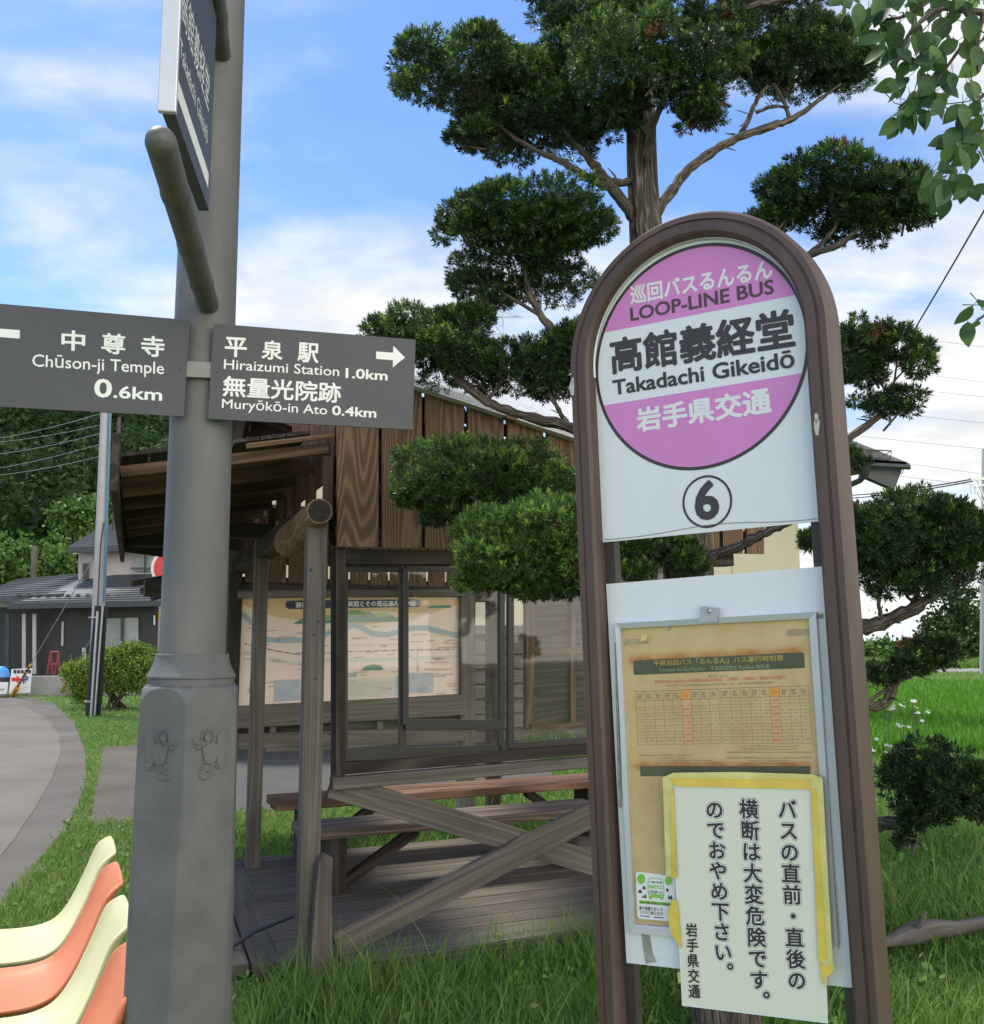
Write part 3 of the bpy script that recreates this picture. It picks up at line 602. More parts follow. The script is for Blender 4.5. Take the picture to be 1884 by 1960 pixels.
FP = Plane(A, nf)                                                      # the shelter's front plane
def front(u, v, off=0.0): return FP.px(u, v, off)
def shelter():
    root = thing('bus_shelter', A, 'open wooden bus shelter with cedar boarded gable and X brace', 'shelter')
    z = lambda v: front(640, v)[2]
    zb, zr, zs = z(1048), z(1500), 0.16
    Fp = lambda t, zz, o=0.0: A + d1 * t + UP * zz + nf * o
    Bk = A + d2 * 3.62
    # posts, each a part
    def post(p, h, w=.105, m='wood_grey', name='post', z0=-.05, rot=None):
        mb = MB(); mb.box(p + UP * ((h + z0) / 2), d1 * w / 2, d2 * w / 2, UP * (h - z0) / 2); return mb.build(name, MT[m], root, .005)
    post(A + d1 * .015, 2.06, .092)
    post(A + d2 * 1.95 - d1 * .0, 2.2, .088)
    post(A + d2 * 3.62 - d1 * .02, 2.5, .12)
    post(A + d1 * 2.2, 2.3, .12, 'wood_dark'); post(Bk + d1 * 2.3, 2.4, .12, 'wood_dark')
    mb = MB()                                                          # rough splice stump nailed beside the corner post
    sp_ = lambda x, zz: A + d1 * x + nf * .05 + UP * zz
    mb.prism([sp_(.008, -.05), sp_(.105, -.05), sp_(.102, .22), sp_(.093, .45), sp_(.095, .585), sp_(.06, .60), sp_(.035, .565), sp_(.022, .40), sp_(.012, .2)], nf * .055)
    mb.build('splice_stump', MT['wood_grey'], root, .008)
    for u, v in ((592, 1090), (598, 1215), (600, 1300), (606, 1190), (590, 1760), (601, 1690)):
        mb = MB(); q = A + d1 * .015 + nf * .05; P_ = Plane(q, nf); o_ = P_.px(u + 4, v, -.003); mb.tube([o_, o_ + nf * .004], [.007, .005], 10); mb.build('bolt_head', MT['dark_metal'], root)
    # window: outer frame and sashes
    ztop = z(1072); fr = MB()
    b3 = lambda u0, u1, v0, v1, o, th, mb: mb.prism([front(u0, v0, o), front(u0, v1, o), front(u1, v1 - (u1 - u0) * .07 * (v1 > 1300), o), front(u1, v0, o)], -nf * th)
    b3(640, 658, 1048, 1490, .03, .09, fr)
    fr.beam(front(640, 1066, -.02), front(1400, 1072, -.02), .09, .07)
    fr.beam(front(655, 1471, -.02), front(1400, 1412, -.02), .1, .05)
    fr.build('window_frame', MT['wood_dark'], root, .003)
    s = MB()
    def sash(u0, u1, vt0, vt1, vb0, vb1, o, wst, wrail):
        a0, a1, c0, c1 = front(u0, vt0, o), front(u1, vt1, o), front(u0, vb0, o), front(u1, vb1, o)
        mb = MB(); mb.beam(a0, c0, wst, .03, up=nf); mb.beam(a1, c1, wst, .03, up=nf); mb.beam(a0, a1, wrail, .028, up=nf); mb.beam(c0, c1, wrail * 1.6, .028, up=nf)
        fo = mb.build('window_sash', MT['sash'], root, .002)
        g = MB(); g.poly([a0 - nf * .003, c0 - nf * .003, c1 - nf * .003, a1 - nf * .003]); g.build('pane', MT['pane'] if u0 < 900 else MT['pane_dirty'], fo)
    sash(664, 776, 1088, 1088, 1446, 1434, -.045, .03, .03)
    sash(778, 963, 1088, 1088, 1388, 1388, -.02, .028, .03)
    sash(984, 1350, 1090, 1090, 1434, 1405, -.045, .032, .034)
    mb = MB(); mb.beam(front(963, 1388, -.03), front(963, 1448, -.03), .028, .03, up=nf); mb.beam(front(664, 1447, -.03), front(963, 1436, -.03), .05, .03, up=nf); mb.build('lower_rail', MT['sash'], root)
    # grey sill rail and the X brace
    mb = MB(); mb.beam(front(632, 1499, .02), front(1420, 1432, .02), .06, .055); mb.build('sill_rail', MT['wood_grey'], root, .004)
    mb = MB(); mb.beam(front(632, 1502, .0), front(1420, 1738, .0), .035, .115, up=UP); mb.build('brace', MT['wood_grey'], root, .004)
    mb = MB(); mb.beam(front(636, 1806, .045), front(1420, 1405, .045), .035, .12, up=UP); mb.build('brace', MT['wood_grey'], root, .004)
    # gable cladding of separate upright boards with gaps
    xs = [634, 719, 801, 881, 956, 1031, 1102, 1170, 1236, 1301, 1365, 1410, 1450]
    rake = lambda u: 755.6 + (u - 794) * .3245
    mb = MB()
    for a, b in zip(xs[:-1], xs[1:]):
        vb = lambda u: 1049 + (u - 630) * .016
        g = 3.6
        p = [front(a + g, vb(a), .075), front(b - g, vb(b), .075), front(b - g, rake(b) - 3, .075), front(a + g, rake(a) - 3, .075)]
        k = len(mb.v); mb.prism(p, -nf * .022)
        r0 = rng.uniform(0, 60, 3)
        for i in range(k, len(mb.v)):
            q = np.array(mb.v[i]); mb.g[i] = tuple(r0 + V3(q[2], (q - p[0]) @ d1, (q - p[0]) @ nf))
    mb.build('gable_cladding', MT['wood_board'], root)
    mb = MB()
    for v in (862, 940, 1018): mb.beam(front(640, v, .02), front(1445, v + 12 + (862 - v) * .02, .02), .05, .05)
    mb.beam(front(640, rake(640) + 14, .02), front(1450, rake(1450) + 16, .02), .05, .05)
    for a in xs[1:-1]: mb.beam(front(a, 1046, .045), front(a, 1036, .045), .035, .02, up=nf)
    mb.build('gable_batten', MT['wood_dark'], root)
    mb = MB(); mb.prism([front(648, 1040, -.16), front(1440, 1052, -.16), front(1440, rake(1440) + 12, -.16), front(648, rake(648) + 8, -.16)], -nf * .015)  # dark sheet added so the board gaps read as shaded interior
    for k in range(9): mb.beam(front(648, 1015 - 40 * k, -.14), front(700 + 70 * (9 - k), 1015 - 40 * k, -.14), .03, .02)
    mb.build('gable_dark_backing', MT['wood_dark'], root)
    mb = MB(); zq = front(640, 870)[2]
    for k in range(12):
        p = lambda w, zz: A + d1 * .085 + d2 * w + UP * zz
        k0 = len(mb.v); mb.prism([p(.04 + .16 * k, zq - .10), p(.19 + .16 * k, zq - .10), p(.19 + .16 * k, zq + .52), p(.04 + .16 * k, zq + .52)], d1 * .02); r0 = rng.uniform(0, 60, 3)
        for i in range(k0, len(mb.v)): q = np.array(mb.v[i]); mb.g[i] = tuple(r0 + V3(q[2], (q - A) @ d2, 0))
    mb.build('side_boards', MT['wood_red'], root)
    # bright verge of stacked roofing sheet edges
    mb = MB()
    for k in range(4):
        mb.beam(front(628, rake(628) - 5 * k - 1, .10 - .005 * k), front(1470, rake(1470) - 3.6 * k - 1, .10 - .005 * k), .07, .008)
    mb.beam(front(948, rake(948) - 4, .115), front(968, rake(968) - 4, .115), .05, .045, m=1)
    mb.build('roof_verge', [MT['roof_metal'], MT['wood_board']], root)
    # roof sheet rising behind the verge, with ribs
    R0, R1 = front(628, rake(628) - 22, .06), front(1470, rake(1470) - 16, .06); B0, B1 = at(640, 655, 8.2), at(1430, 750, 9.6)
    mb = MB(); n = 34
    for k in range(n):
        s0, s1 = k / n, (k + .62) / n
        a0, a1 = R0 + (B0 - R0) * s0, R1 + (B1 - R1) * s0; c0, c1 = R0 + (B0 - R0) * s1, R1 + (B1 - R1) * s1
        up = UP * .022; e0, e1 = R0 + (B0 - R0) * ((k + 1) / n), R1 + (B1 - R1) * ((k + 1) / n)
        mb.add([a0 + up, a1 + up, c1 + up, c0 + up, a0 - up * 0, a1 - up * 0, e0, e1, c0, c1], [(0, 1, 2, 3), (4, 5, 1, 0), (3, 2, 9, 8), (8, 9, 7, 6)], 0)
    mb.build('roof', MT['roof_metal'], root)
    # underside boards of the left slope, and the ridge beam
    mb = MB(); zt = front(640, rake(640))[2]
    r0, r1 = A + UP * zt - nf * .0, Bk + UP * (zt + .35)
    l0, l1 = A - d1 * .42 + UP * (zt - .12), Bk - d1 * .42 + UP * (zt + .23)
    for k in range(9):
        a, b = k / 9, (k + .97) / 9
        mb.prism([r0 + (r1 - r0) * a, r0 + (r1 - r0) * b, l0 + (l1 - l0) * b, l0 + (l1 - l0) * a], UP * .025)
    mb.build('eave_boards', MT['wood_board'], root)
    mb = MB(); mb.beam(at(470, 808, 5.6), at(585, 850, 6.0), .10, .12); mb.beam(at(445, 860, 5.3), at(462, 790, 5.3), .08, .1)
    mb.build('collar_beam', MT['wood_dark'], root, .004)
    # open side lean-to: studs and rafters running down to the left eave
    zl = front(636, 850)[2]
    for k in range(8):
        p = A + d1 * .075 + d2 * (.02 + .5 * k)
        mb = MB(); mb.beam(p + UP * (zl - .02) - d1 * .01, p - d1 * .93 + UP * (zl - .2), .045, .05 if k == 0 else .09); mb.beam(p + UP * (zl - .06), p + UP * (zl - .36), .05, .05)
        mb.build('rafter', MT['wood_eave'], root, .003)
    mb = MB(); p = A + d1 * .075 + nf * .03; mb.beam(p + UP * (zl + .035), p - d1 * .40 + UP * (zl - .05), .03, .022); mb.build('eave_batten', MT['wood_board'], root)
    mb = MB()
    for k in range(8):
        a, b = .02 + .12 * k, .02 + .12 * k + .112
        f = lambda w, s: A - d1 * w + d2 * s + UP * (zl + .045 - .21 * w)
        if b < .9: mb.prism([f(a, .0), f(b, .0), f(b, 3.75), f(a, 3.75)], UP * .018)
    mb.build('lean_to_boards', MT['wood_dark'], root)
    mb = MB(); f = lambda s, dz: A - d1 * .87 + d2 * s + UP * (zl - .2 + dz)
    mb.beam(f(-.25, 0), f(3.8, 0), .03, .24); mb.build('fascia', MT['wood_dark'], root, .003)
    mb = MB(); mb.prism([Bk - d1 * .86 + UP * (zl - .25), Bk + UP * (zl - .35), Bk + UP * (zl + .1), Bk - d1 * .86 + UP * (zl - .1)], d2 * .03)
    mb.box(A + d2 * 3.0 - d1 * .42 + UP * (zl - .16), d1 * .4, d2 * .05, UP * .1)
    mb.build('end_boards', MT['wood_dark'], root)
    mb = MB(); BP = Plane(Bk + nf * .02, nf); bp = lambda u, v, o=0.0: BP.px(u, v, o)
    mb.prism([bp(1004, 1397), bp(1330, 1383), bp(1330, 1060), bp(1004, 1060)], -nf * .03); mb.build('back_partition', MT['wood_dark'], root)
    mb = MB(); mb.beam(bp(1010, 1246, .03), bp(1180, 1243, .03), .04, .05); mb.beam(bp(1093, 1395, .03), bp(1093, 1110, .03), .05, .03, up=nf); mb.beam(bp(1012, 1395, .03), bp(1012, 1110, .03), .07, .03, up=nf); mb.beam(bp(1010, 1390, .05), bp(1300, 1378, .05), .05, .05); mb.build('partition_frame', MT['wood_eave'], root)
    # plates, tie beams and the round log
    mb = MB(); mb.beam(A + d2 * .5 + d1 * .02 + UP * (zl - .34), Bk + d1 * .02 + UP * (zl - .34), .1, .12); mb.build('wall_plate', MT['wood_dark'], root, .004)
    mb = MB(); c = A + d2 * 1.95; mb.beam(c - d1 * .6 + UP * 2.235, c + d1 * .05 + UP * 2.235, .1, .1)
    mb.beam(Bk - d1 * .70 + UP * 1.93, Bk + d1 * 2.4 + UP * 1.93, .1, .13); mb.build('tie_beam', MT['wood_dark'], root, .004)
    mb = MB()
    for k in range(3): mb.beam(Bk - d1 * (.80 - .08 * k) + d2 * (.2) + UP * (1.97 - .055 * k), Bk - d1 * .1 + d2 * .2 + UP * (2.12 - .055 * k), .16, .045)
    mb.build('purlin_ends', MT['wood_dark'], root, .004)
    mb = MB(); e0, e1 = at(612, 978, 4.40), at(556, 1037, 5.5); ld = unit(e1 - e0); lg = lambda t: e0 + (e1 - e0) * t; la = unit(np.cross(ld, UP)); lb = np.cross(la, ld)
    mb.tube([lg(0), lg(.2), lg(.45), lg(.7), lg(.95), lg(1.05)], [.058, .066, .076, .087, .094, .084], 20)
    mb.add(*[[lg(-.003) + (la * math.cos(t) + lb * math.sin(t)) * .052 for t in np.linspace(0, 2 * np.pi, 19)[:-1]], [tuple(range(18))]], 1)
    mb.build('log_beam', [MT['bark_log'], MT['log_end']], root)
    mb = MB(); mb.tube([A + d2 * 2.6 - d1 * .45 + UP * (zl - .02), A + d2 * 2.62 - d1 * .45 + UP * (zl - .55)], .018, 8); mb.build('hanging_pipe', MT['steel'], root)
    # back boarded gable with gaps
    mb = MB()
    for k in range(16):
        a = -.28 + .178 * k; p = lambda t, zz: Bk + d2 * .03 + d1 * t + UP * zz
        k0 = len(mb.v); mb.prism([p(a, 1.97), p(a + .158, 1.97), p(a + .158, 2.62), p(a, 2.62)], d2 * .02)
        r0 = rng.uniform(0, 60, 3)
        for i in range(k0, len(mb.v)):
            q = np.array(mb.v[i]); mb.g[i] = tuple(r0 + V3(q[2], (q - Bk) @ d1, (q - Bk) @ d2))
    mb.beam(Bk + d1 * -.28 + d2 * .08 + UP * 2.005, Bk + d1 * 2.5 + d2 * .08 + UP * 2.005, .05, .075); mb.beam(Bk + d1 * -.28 + d2 * .08 + UP * 2.4, Bk + d1 * 2.5 + d2 * .08 + UP * 2.4, .05, .5)
    mb.build('back_cladding', MT['wood_board'], root)
    # deck, sill planks
    mb = MB(); n = 13
    for k in range(n):
        a = .02 + k * .17
        mb.box(A + d1 * 1.22 + d2 * (a + .08) + UP * .095, d1 * 1.3, d2 * .08, UP * .028)
    mb.build('deck', MT['deck'], root, .004)
    mb = MB()
    for k, w in enumerate((-.30, -.13)):
        mb.beam(A + d1 * w + d2 * .12 + UP * (.085 - .01 * k), A + d1 * w + d2 * 2.2 + UP * .1, .155, .07)
    mb.build('step_planks', MT['deck'], root, .006)
    mb = MB(); mb.beam(A + d1 * .0 + UP * .05 + nf * .02, A + d1 * 2.6 + UP * .05 + nf * .02, .13, .15); mb.build('sill_beam', MT['wood_grey'], root, .008)
    mb = MB(); mb.tube([A - d1 * .02 + d2 * .12 + UP * .30, A - d1 * .18 + d2 * .3 + UP * .2, A - d1 * .3 + d2 * .34 + UP * .12, A - d1 * .38 + d2 * .34 + UP * .05], .011, 8); mb.build('pipe', MT['cable'], root)
    return root
shelter()

def bench(name, p, L, label, m, w=.34, zt=.46):
    root = thing(name, p, label, 'bench', 'benches inside the shelter')
    mb = MB()
    for k in range(2): mb.beam(p + d2 * (k * w * .52) + UP * zt, p + d1 * L + d2 * (k * w * .52) + UP * zt, w * .49, .055)
    mb.build('seat', MT[m], root, .008)
    for t in (.22, L - .22):
        q = p + d1 * t + d2 * w * .26
        mb = MB(); mb.box(q + UP * (zt - .03) / 2, d1 * .05, d2 * .12, UP * (zt - .03) / 2); mb.build('leg', MT['wood_dark'], root, .004)
        sg = 1 if t < L / 2 else -1
        mb = MB(); mb.beam(q + UP * .12, q + d1 * sg * .5 + UP * (zt - .05), .06, .06); mb.build('brace', MT['wood_dark'], root, .004)
    return root
bench('bench', ground(573, 1618, .40) * V3(1, 1, 0), 1.95, 'grey brown plank bench just behind the shelter X brace', 'wood_bench')
bench('bench', ground(522, 1560, .44) * V3(1, 1, 0), 2.55, 'red brown plank bench farther back inside the shelter', 'wood_red', .36, .5)

def map_board():
    o = V3(-2.08, 7.86, 0); MP = Plane(o, nf); P = MP.px
    root = thing('information_board', o, 'wooden framed area map board standing behind the shelter benches', 'map board')
    D = lambda zx, zy: (428.5 + .24084 * zx, 1083.9 + .24084 * zy)
    mats = [plain('map paper', (0.80, 0.64, 0.55), 0.35, 0.05, 1.5), plain('map ochre', (0.66, 0.46, 0.25), 0.4, 0.05, 2), MT['blue_print'], MT['letter'],
            plain('map green', (0.09, 0.22, 0.15), .5, .1, 5), plain('map light green', (0.22, 0.36, 0.13), .5, .1, 5), plain('map river', (0.34, 0.44, 0.48), .5, .05, 4),
            plain('map road', (0.62, 0.60, 0.54), .5, .03, 4), plain('map photo', (0.40, 0.44, 0.49), .4, .2, 9), plain('map rail', (.2, .2, .22), .5), plain('map print', (0.52, 0.42, 0.36), .5, .05), plain('map navy', (0.02, .03, .065), .5)]
    mb = MB()
    def poly(pts, m, o): mb.poly([P(*D(*q), o) for q in pts], m)
    mb.prism([P(*D(*q), .0) for q in ((115, 1122), (1872, 1014), (1884, 245), (148, 250))], -nf * .02)
    poly([(146, 250), (1884, 245), (1882, 300), (1500, 420), (1100, 470), (700, 440), (400, 400), (143, 300)], 1, .003)
    poly([(490, 305), (500, 280), (520, 273), (1540, 262), (1562, 275), (1565, 300), (1550, 322), (520, 340), (500, 332)], 11, .006)
    def strip(pts, w, m, o=.0045):
        for a, b in zip(pts[:-1], pts[1:]):
            a2, b2 = V3(*a), V3(*b); t = unit(b2 - a2); n_ = V3(-t[1], t[0]) * w / 2; a2 = a2 - t * w * .1; b2 = b2 + t * w * .1
            poly([a2 - n_, b2 - n_, b2 + n_, a2 + n_], m, o)
    strip([(150, 380), (280, 500), (330, 580), (440, 590), (700, 585), (950, 480), (1060, 470), (1180, 535), (1300, 545), (1500, 490), (1600, 490), (1860, 550)], 42, 6)
    strip([(270, 560), (270, 780), (200, 1000)], 26, 6, .005)
    strip([(150, 690), (280, 715), (420, 745), (560, 775), (690, 745), (950, 750), (1400, 735), (1860, 715)], 26, 7, .0055)
    strip([(950, 630), (1390, 620), (1410, 480)], 14, 7, .006); strip([(1480, 440), (1650, 350)], 14, 7, .006); strip([(1545, 640), (1545, 830)], 14, 7, .006)
    strip([(160, 615), (270, 640), (430, 675), (560, 697), (700, 700), (960, 680), (1400, 668), (1830, 660)], 9, 9, .0065)
    for k in range(24):
        x = 180 + k * 70; y = np.interp(x, [160, 430, 560, 700, 960, 1830], [618, 675, 697, 700, 680, 660]); poly([(x, y - 4), (x + 34, y - 2), (x + 34, y + 4), (x, y + 2)], 7, .0072)
    poly([(560, 450), (620, 415), (680, 400), (900, 380), (1000, 352), (1080, 348), (1140, 375), (1230, 370), (1300, 368), (1385, 410), (1390, 440), (900, 445)], 5, .0052)
    poly([(550, 458), (650, 400), (720, 420), (800, 440), (960, 395), (1060, 395), (1160, 362), (1230, 410), (1340, 390), (1390, 440), (900, 450)], 4, .006)
    poly([(1085, 830), (1130, 790), (1190, 778), (1250, 790), (1268, 825)], 4, .006); poly([(1610, 333), (1650, 312), (1800, 308), (1805, 330)], 4, .006)
    poly([(405, 905), (607, 897), (605, 1065), (400, 1078)], 8, .006); poly([(1475, 850), (1665, 846), (1662, 1003), (1470, 1010)], 8, .006); poly([(945, 900), (1365, 885), (1365, 1030), (945, 1060)], 7, .006)
    poly([(1370, 870), (1395, 868), (1393, 1030), (1368, 1032)], 8, .0065); poly([(960, 850), (1055, 845), (1055, 880), (960, 885)], 6, .006)
    for k in range(6):
        y = 930 + 19 * k; poly([(965, y), (1330 - 40 * (k % 3), y - 8), (1330 - 40 * (k % 3), y - 2), (965, y + 6)], 10, .007)
    for x, y, w in ((1010, 565, 130), (1500, 540, 120), (1590, 760, 200), (1595, 815, 220), (1700, 640, 110), (480, 560, 90), (1600, 870, 160), (980, 860, 60)) + tuple((150 + 1700 * random.random(), 470 + 540 * random.random(), 40 + 70 * random.random()) for _ in range(70)): poly([(x, y), (x + w, y - 3), (x + w, y + 7), (x, y + 10)], 10, .0073)
    pl = Plane(o, nf)
    put_text(mb, pl, '源義経', D(568, 286), D(712, 283), D(568, 331), 3, .008, .02); put_text(mb, pl, '公', D(740, 282), D(785, 281), D(740, 328), 3, .008, .02)
    put_text(mb, pl, '高館とその周辺あんない図', D(985, 276), D(1520, 270), D(985, 323), 3, .008, .02)
    mb.build('map_panel', mats, root)
    mb = MB()
    w = lambda u0, u1, z0, z1, o, th: mb.prism([MP.px(u0, 1200, o) * V3(1, 1, 0) + UP * z0, MP.px(u1, 1200, o) * V3(1, 1, 0) + UP * z0, MP.px(u1, 1200, o) * V3(1, 1, 0) + UP * z1, MP.px(u0, 1200, o) * V3(1, 1, 0) + UP * z1], -nf * th)
    zt = P(*D(1000, 250))[2]
    w(438, 459, -.02, zt + .18, .05, .1); mb.build('frame_post', MT['wood_dark'], root, .005); mb = MB()
    w(879, 906, -.02, zt + .15, .05, .1); mb.build('frame_post', MT['wood_grey'], root, .005); mb = MB()
    mb.beam(P(452, 1372, .04), P(886, 1348, .04), .09, .17); mb.beam(P(452, 1418, .05), P(886, 1403, .05), .09, .12); mb.beam(P(452, 1138, .03), P(886, 1135, .03), .07, .06)
    for u in (520, 600, 725): mb.beam(P(u, 1380, .03), P(u, 1408, .03), .05, .05, up=nf)
    mb.build('frame_rail', MT['wood_grey'], root, .005)
    mb = MB(); mb.beam(P(452, 1398, -.02), P(886, 1384, -.02), .03, .2); mb.build('back_board', MT['wood_dark'], root)
map_board()

# ================================================================= BUS STOP SIGN
yw, tl = R(36), R(-1.5)
SN = V3(-math.sin(yw) * math.cos(tl), -math.cos(yw) * math.cos(tl), math.sin(tl))
SO = CAM + ray(1390, 1220) * 1.85
SPL = Plane(SO, SN, (-0.0326, -0.0087, 0.9994))
def bus_sign():
    pl = SPL
    base = pl.o * V3(1, 1, 0)
    root = thing('bus_stop_sign', base, 'brown arched bus stop sign with pink circle and yellow taped notice', 'bus stop sign')
    uL = np.mean([pl.uv(*q)[0] for q in ((1100, 655), (1127, 1307), (1157, 1960))]); uR = np.mean([pl.uv(*q)[0] for q in ((1603.5, 655), (1649, 1307), (1694, 1960))])
    top = pl.uv(1367, 404)[1]; W = uR - uL; Rr = W / 2; uc = (uL + uR) / 2; vs_ = top - Rr
    vb = (0.0 - pl.o[2]) / pl.V[2] - .02
    # frame sweep
    prof = [(0, -.034), (0, .020), (.006, .029), (.017, .030), (.0185, .0265), (.0215, .0265), (.023, .030), (.040, .030), (.046, .024), (.0475, .014), (.0475, -.034)]
    path = [((uL, vb), (1, 0))] + [((uL, v), (1, 0)) for v in np.linspace(vb, vs_, 8)[1:-1]]
    for t in np.linspace(180, 0, 49): path.append(((uc + Rr * math.cos(R(t)), vs_ + Rr * math.sin(R(t))), (-math.cos(R(t)), -math.sin(R(t)))))
    path += [((uR, v), (-1, 0)) for v in np.linspace(vs_, vb, 8)[1:]]
    V, F, n = [], [], len(prof)
    for (c, i) in path:
        for (r, h) in prof: V.append(pl.p(c[0] + i[0] * r, c[1] + i[1] * r, h))
    for a in range(len(path) - 1):
        for k in range(n):
            k2 = (k + 1) % n; F.append((a * n + k, a * n + k2, (a + 1) * n + k2, (a + 1) * n + k))
    mb = MB(); mb.add(V, F, 0)
    mb.build('sign_frame', MT['brown'], root)
    mb = MB()
    for (u, v, w_, h_) in ((1110, 748, 4.5, 17), (1574.5, 822, 5, 20), (1573.5, 806, 3.5, 12), (1111, 735, 3, 9)):
        mb.poly([pl.px(u + w_ * math.cos(t) * (1 + .25 * math.sin(3 * t + u)), v + h_ * math.sin(t) * (1 + .2 * math.cos(2 * t)), .0308) for t in np.linspace(0, 2 * np.pi, 15)[:-1]])
    mb.build('worn_patch', plain('worn primer', (0.52, 0.50, 0.48), 0.8, 0.3, 90), root)
    # inner channels behind the plates
    for u in (uL + .0475 + .011, uR - .0475 - .011):
        mb = MB(); mb.box(pl.p(u, (vb + vs_) / 2, -.018), pl.U * .011, pl.V * (vs_ - vb) / 2, pl.n * .012); mb.build('inner_channel', MT['brown_dark'], root)
    # steel lip inside the arch
    mb = MB(); rr = Rr - .0475
    pts = [pl.p(uc + rr * math.cos(t), vs_ + rr * math.sin(t), .004) for t in np.linspace(math.pi * 1.02, -.02 * math.pi, 60)]
    mb.tube(pts, .0032, 8); mb.build('arch_lip', MT['alu'], root)
    # --- name plate
    mb = MB(); mats = [MT['white'], MT['pink'], MT['black'], MT['letter'], MT['brown_letter'], MT['grime']]
    c = (uc, vs_)
    bl, br = pl.uv(1157, 1038), pl.uv(1567, 998)
    arc = [(uc + (Rr - .046) * math.cos(t), vs_ + (Rr - .046) * math.sin(t)) for t in np.linspace(0, math.pi, 48)]
    outline = [(uL + .045, bl[1]), (uR - .045, br[1] )] + arc
    mb.prism([pl.p(*q, 0) for q in outline], -pl.n * .004)
    c_img = pl.uv(1346, 676); rc = .2185
    yb = pl.uv(1345, 898)[1]; cc = (uc + .0015, yb + rc + .006)
    cir = [(cc[0] + rc * math.cos(t), cc[1] + rc * math.sin(t)) for t in np.linspace(0, 2 * np.pi, 121)[:-1]]
    rmax = Rr - .049
    lim = lambda P_: [(q if (q[1] < vs_ or math.hypot(q[0] - uc, q[1] - vs_) < rmax) else (uc + (q[0] - uc) * rmax / math.hypot(q[0] - uc, q[1] - vs_), vs_ + (q[1] - vs_) * rmax / math.hypot(q[0] - uc, q[1] - vs_))) for q in P_]
    for a, b, keep in (((1155, 637), (1530.7, 563), 1), ((1162.4, 775.2), (1537, 714), -1)):
        mb.poly([pl.p(*q, .0004) for q in lim(clip(cir, pl.uv(*a), pl.uv(*b), keep))], 1)
    ro = rc + .0068; n = 120
    inn = lim([(cc[0] + rc * math.cos(t), cc[1] + rc * math.sin(t)) for t in np.linspace(0, 2 * np.pi, n + 1)[:-1]]); out = lim([(cc[0] + ro * math.cos(t), cc[1] + ro * math.sin(t)) for t in np.linspace(0, 2 * np.pi, n + 1)[:-1]])
    mb.add([pl.p(*q, .0007) for q in inn + out], [(i, (i + 1) % n, n + (i + 1) % n, n + i) for i in range(n) if min(inn[i][0], out[i][0]) > uL + .046 and max(inn[i][0], out[i][0]) < uR - .046], 2)
    Z = lambda zx, zy: (1134.3 + .2958 * zx, 428.5 + .2958 * zy)
    T = lambda s, TL, TR, BL, m, b=0.0, sp=1.0: put_text(mb, pl, s, Z(*TL), Z(*TR), Z(*BL), m, .0009, b, space=sp)
    T('巡回バスるんるん', (240, 405), (1160, 222), (248, 525), 3, .03)
    T('LOOP-LINE BUS', (243, 543), (1172, 355), (248, 632), 4, .026)
    T('高館義経堂', (110, 745), (1297, 538), (124, 978), 2, .032)
    T('Takadachi Gikeidō', (128, 1008), (1302, 812), (136, 1112), 2, .026)
    T('岩手県交通', (280, 1192), (1150, 1050), (290, 1352), 3, .034)
    T('6', (653, 1672), (812, 1648), (668, 1928), 2, .034)
    ce = V3(*pl.uv(*Z(742, 1797))); r1, r2 = .0513, .0468
    mb.add([pl.p(ce[0] + r * math.cos(t), ce[1] + r * math.sin(t), .0007) for r in (r1, r2) for t in np.linspace(0, 2 * np.pi, 65)[:-1]], [(i, (i + 1) % 64, 64 + (i + 1) % 64, 64 + i) for i in range(64)], 2)
    # lifted film edge along the bottom
    e = [pl.px(1158 + 410 * t, 1033 - 42 * t + 3 * math.sin(t * 9) - 5 * math.sin(math.pi * t), .001) for t in np.linspace(0, 1, 24)]
    mb.tube(e, .0007, 5, 5)
    mb.build('name_plate', mats, root)
    # --- lower plate and what is fixed to it
    mb = MB(); q = [pl.px(*p, -.001) for p in ((1160, 1118), (1199, 1843.5), (1631, 1891.5), (1576, 1084))]
    mb.prism(q, -pl.n * .004)
    for (u, v, r) in ((1500, 1089, 1.3), (1222, 1132, .9), (1196, 1190, .8), (1612, 1700, 1.0), (1228, 1812, .9), (1250, 1822, .9), (1262, 1835, 1.2), (1288, 1835, .8)):
        mb.poly([pl.px(u + r * math.cos(t), v + r * math.sin(t), -.0004) for t in np.linspace(0, 2 * np.pi, 9)[:-1]], 1)
    mb.poly([pl.px(*p, -.0003) for p in ((1227, 1783), (1243, 1785), (1250, 1825), (1257, 1842), (1236, 1845), (1231, 1815))], 1)
    mb.poly([pl.px(*p, -.0003) for p in ((1566, 1176), (1576, 1174), (1577, 1183), (1567, 1185))], 1)
    plate = mb.build('lower_plate', [MT['white'], MT['grime']], root)
    Z2 = lambda zx, zy: (1184.8 + .23151 * zx, 1159.5 + .23151 * zy)
    oTL, oTR, oBR, oBL = (1183, 1193), (1566, 1171), (1608, 1815), (1211, 1783)
    iTL, iTR, iBR, iBL = (1192, 1203), (1552, 1184), (1594, 1800), (1219, 1767)
    mb = MB()
    O = [pl.px(*p, .012) for p in (oTL, oTR, oBR, oBL)]; I = [pl.px(*p, .010) for p in (iTL, iTR, iBR, iBL)]; Ob = [p - pl.n * .013 for p in O]; Ib = [p - pl.n * .0095 for p in I]
    mb.add(O + I + Ob + Ib, [(i, (i + 1) % 4, 4 + (i + 1) % 4, 4 + i) for i in range(4)] + [(8 + i, 8 + (i + 1) % 4, (i + 1) % 4, i) for i in range(4)] + [(4 + i, 4 + (i + 1) % 4, 12 + (i + 1) % 4, 12 + i) for i in range(4)])
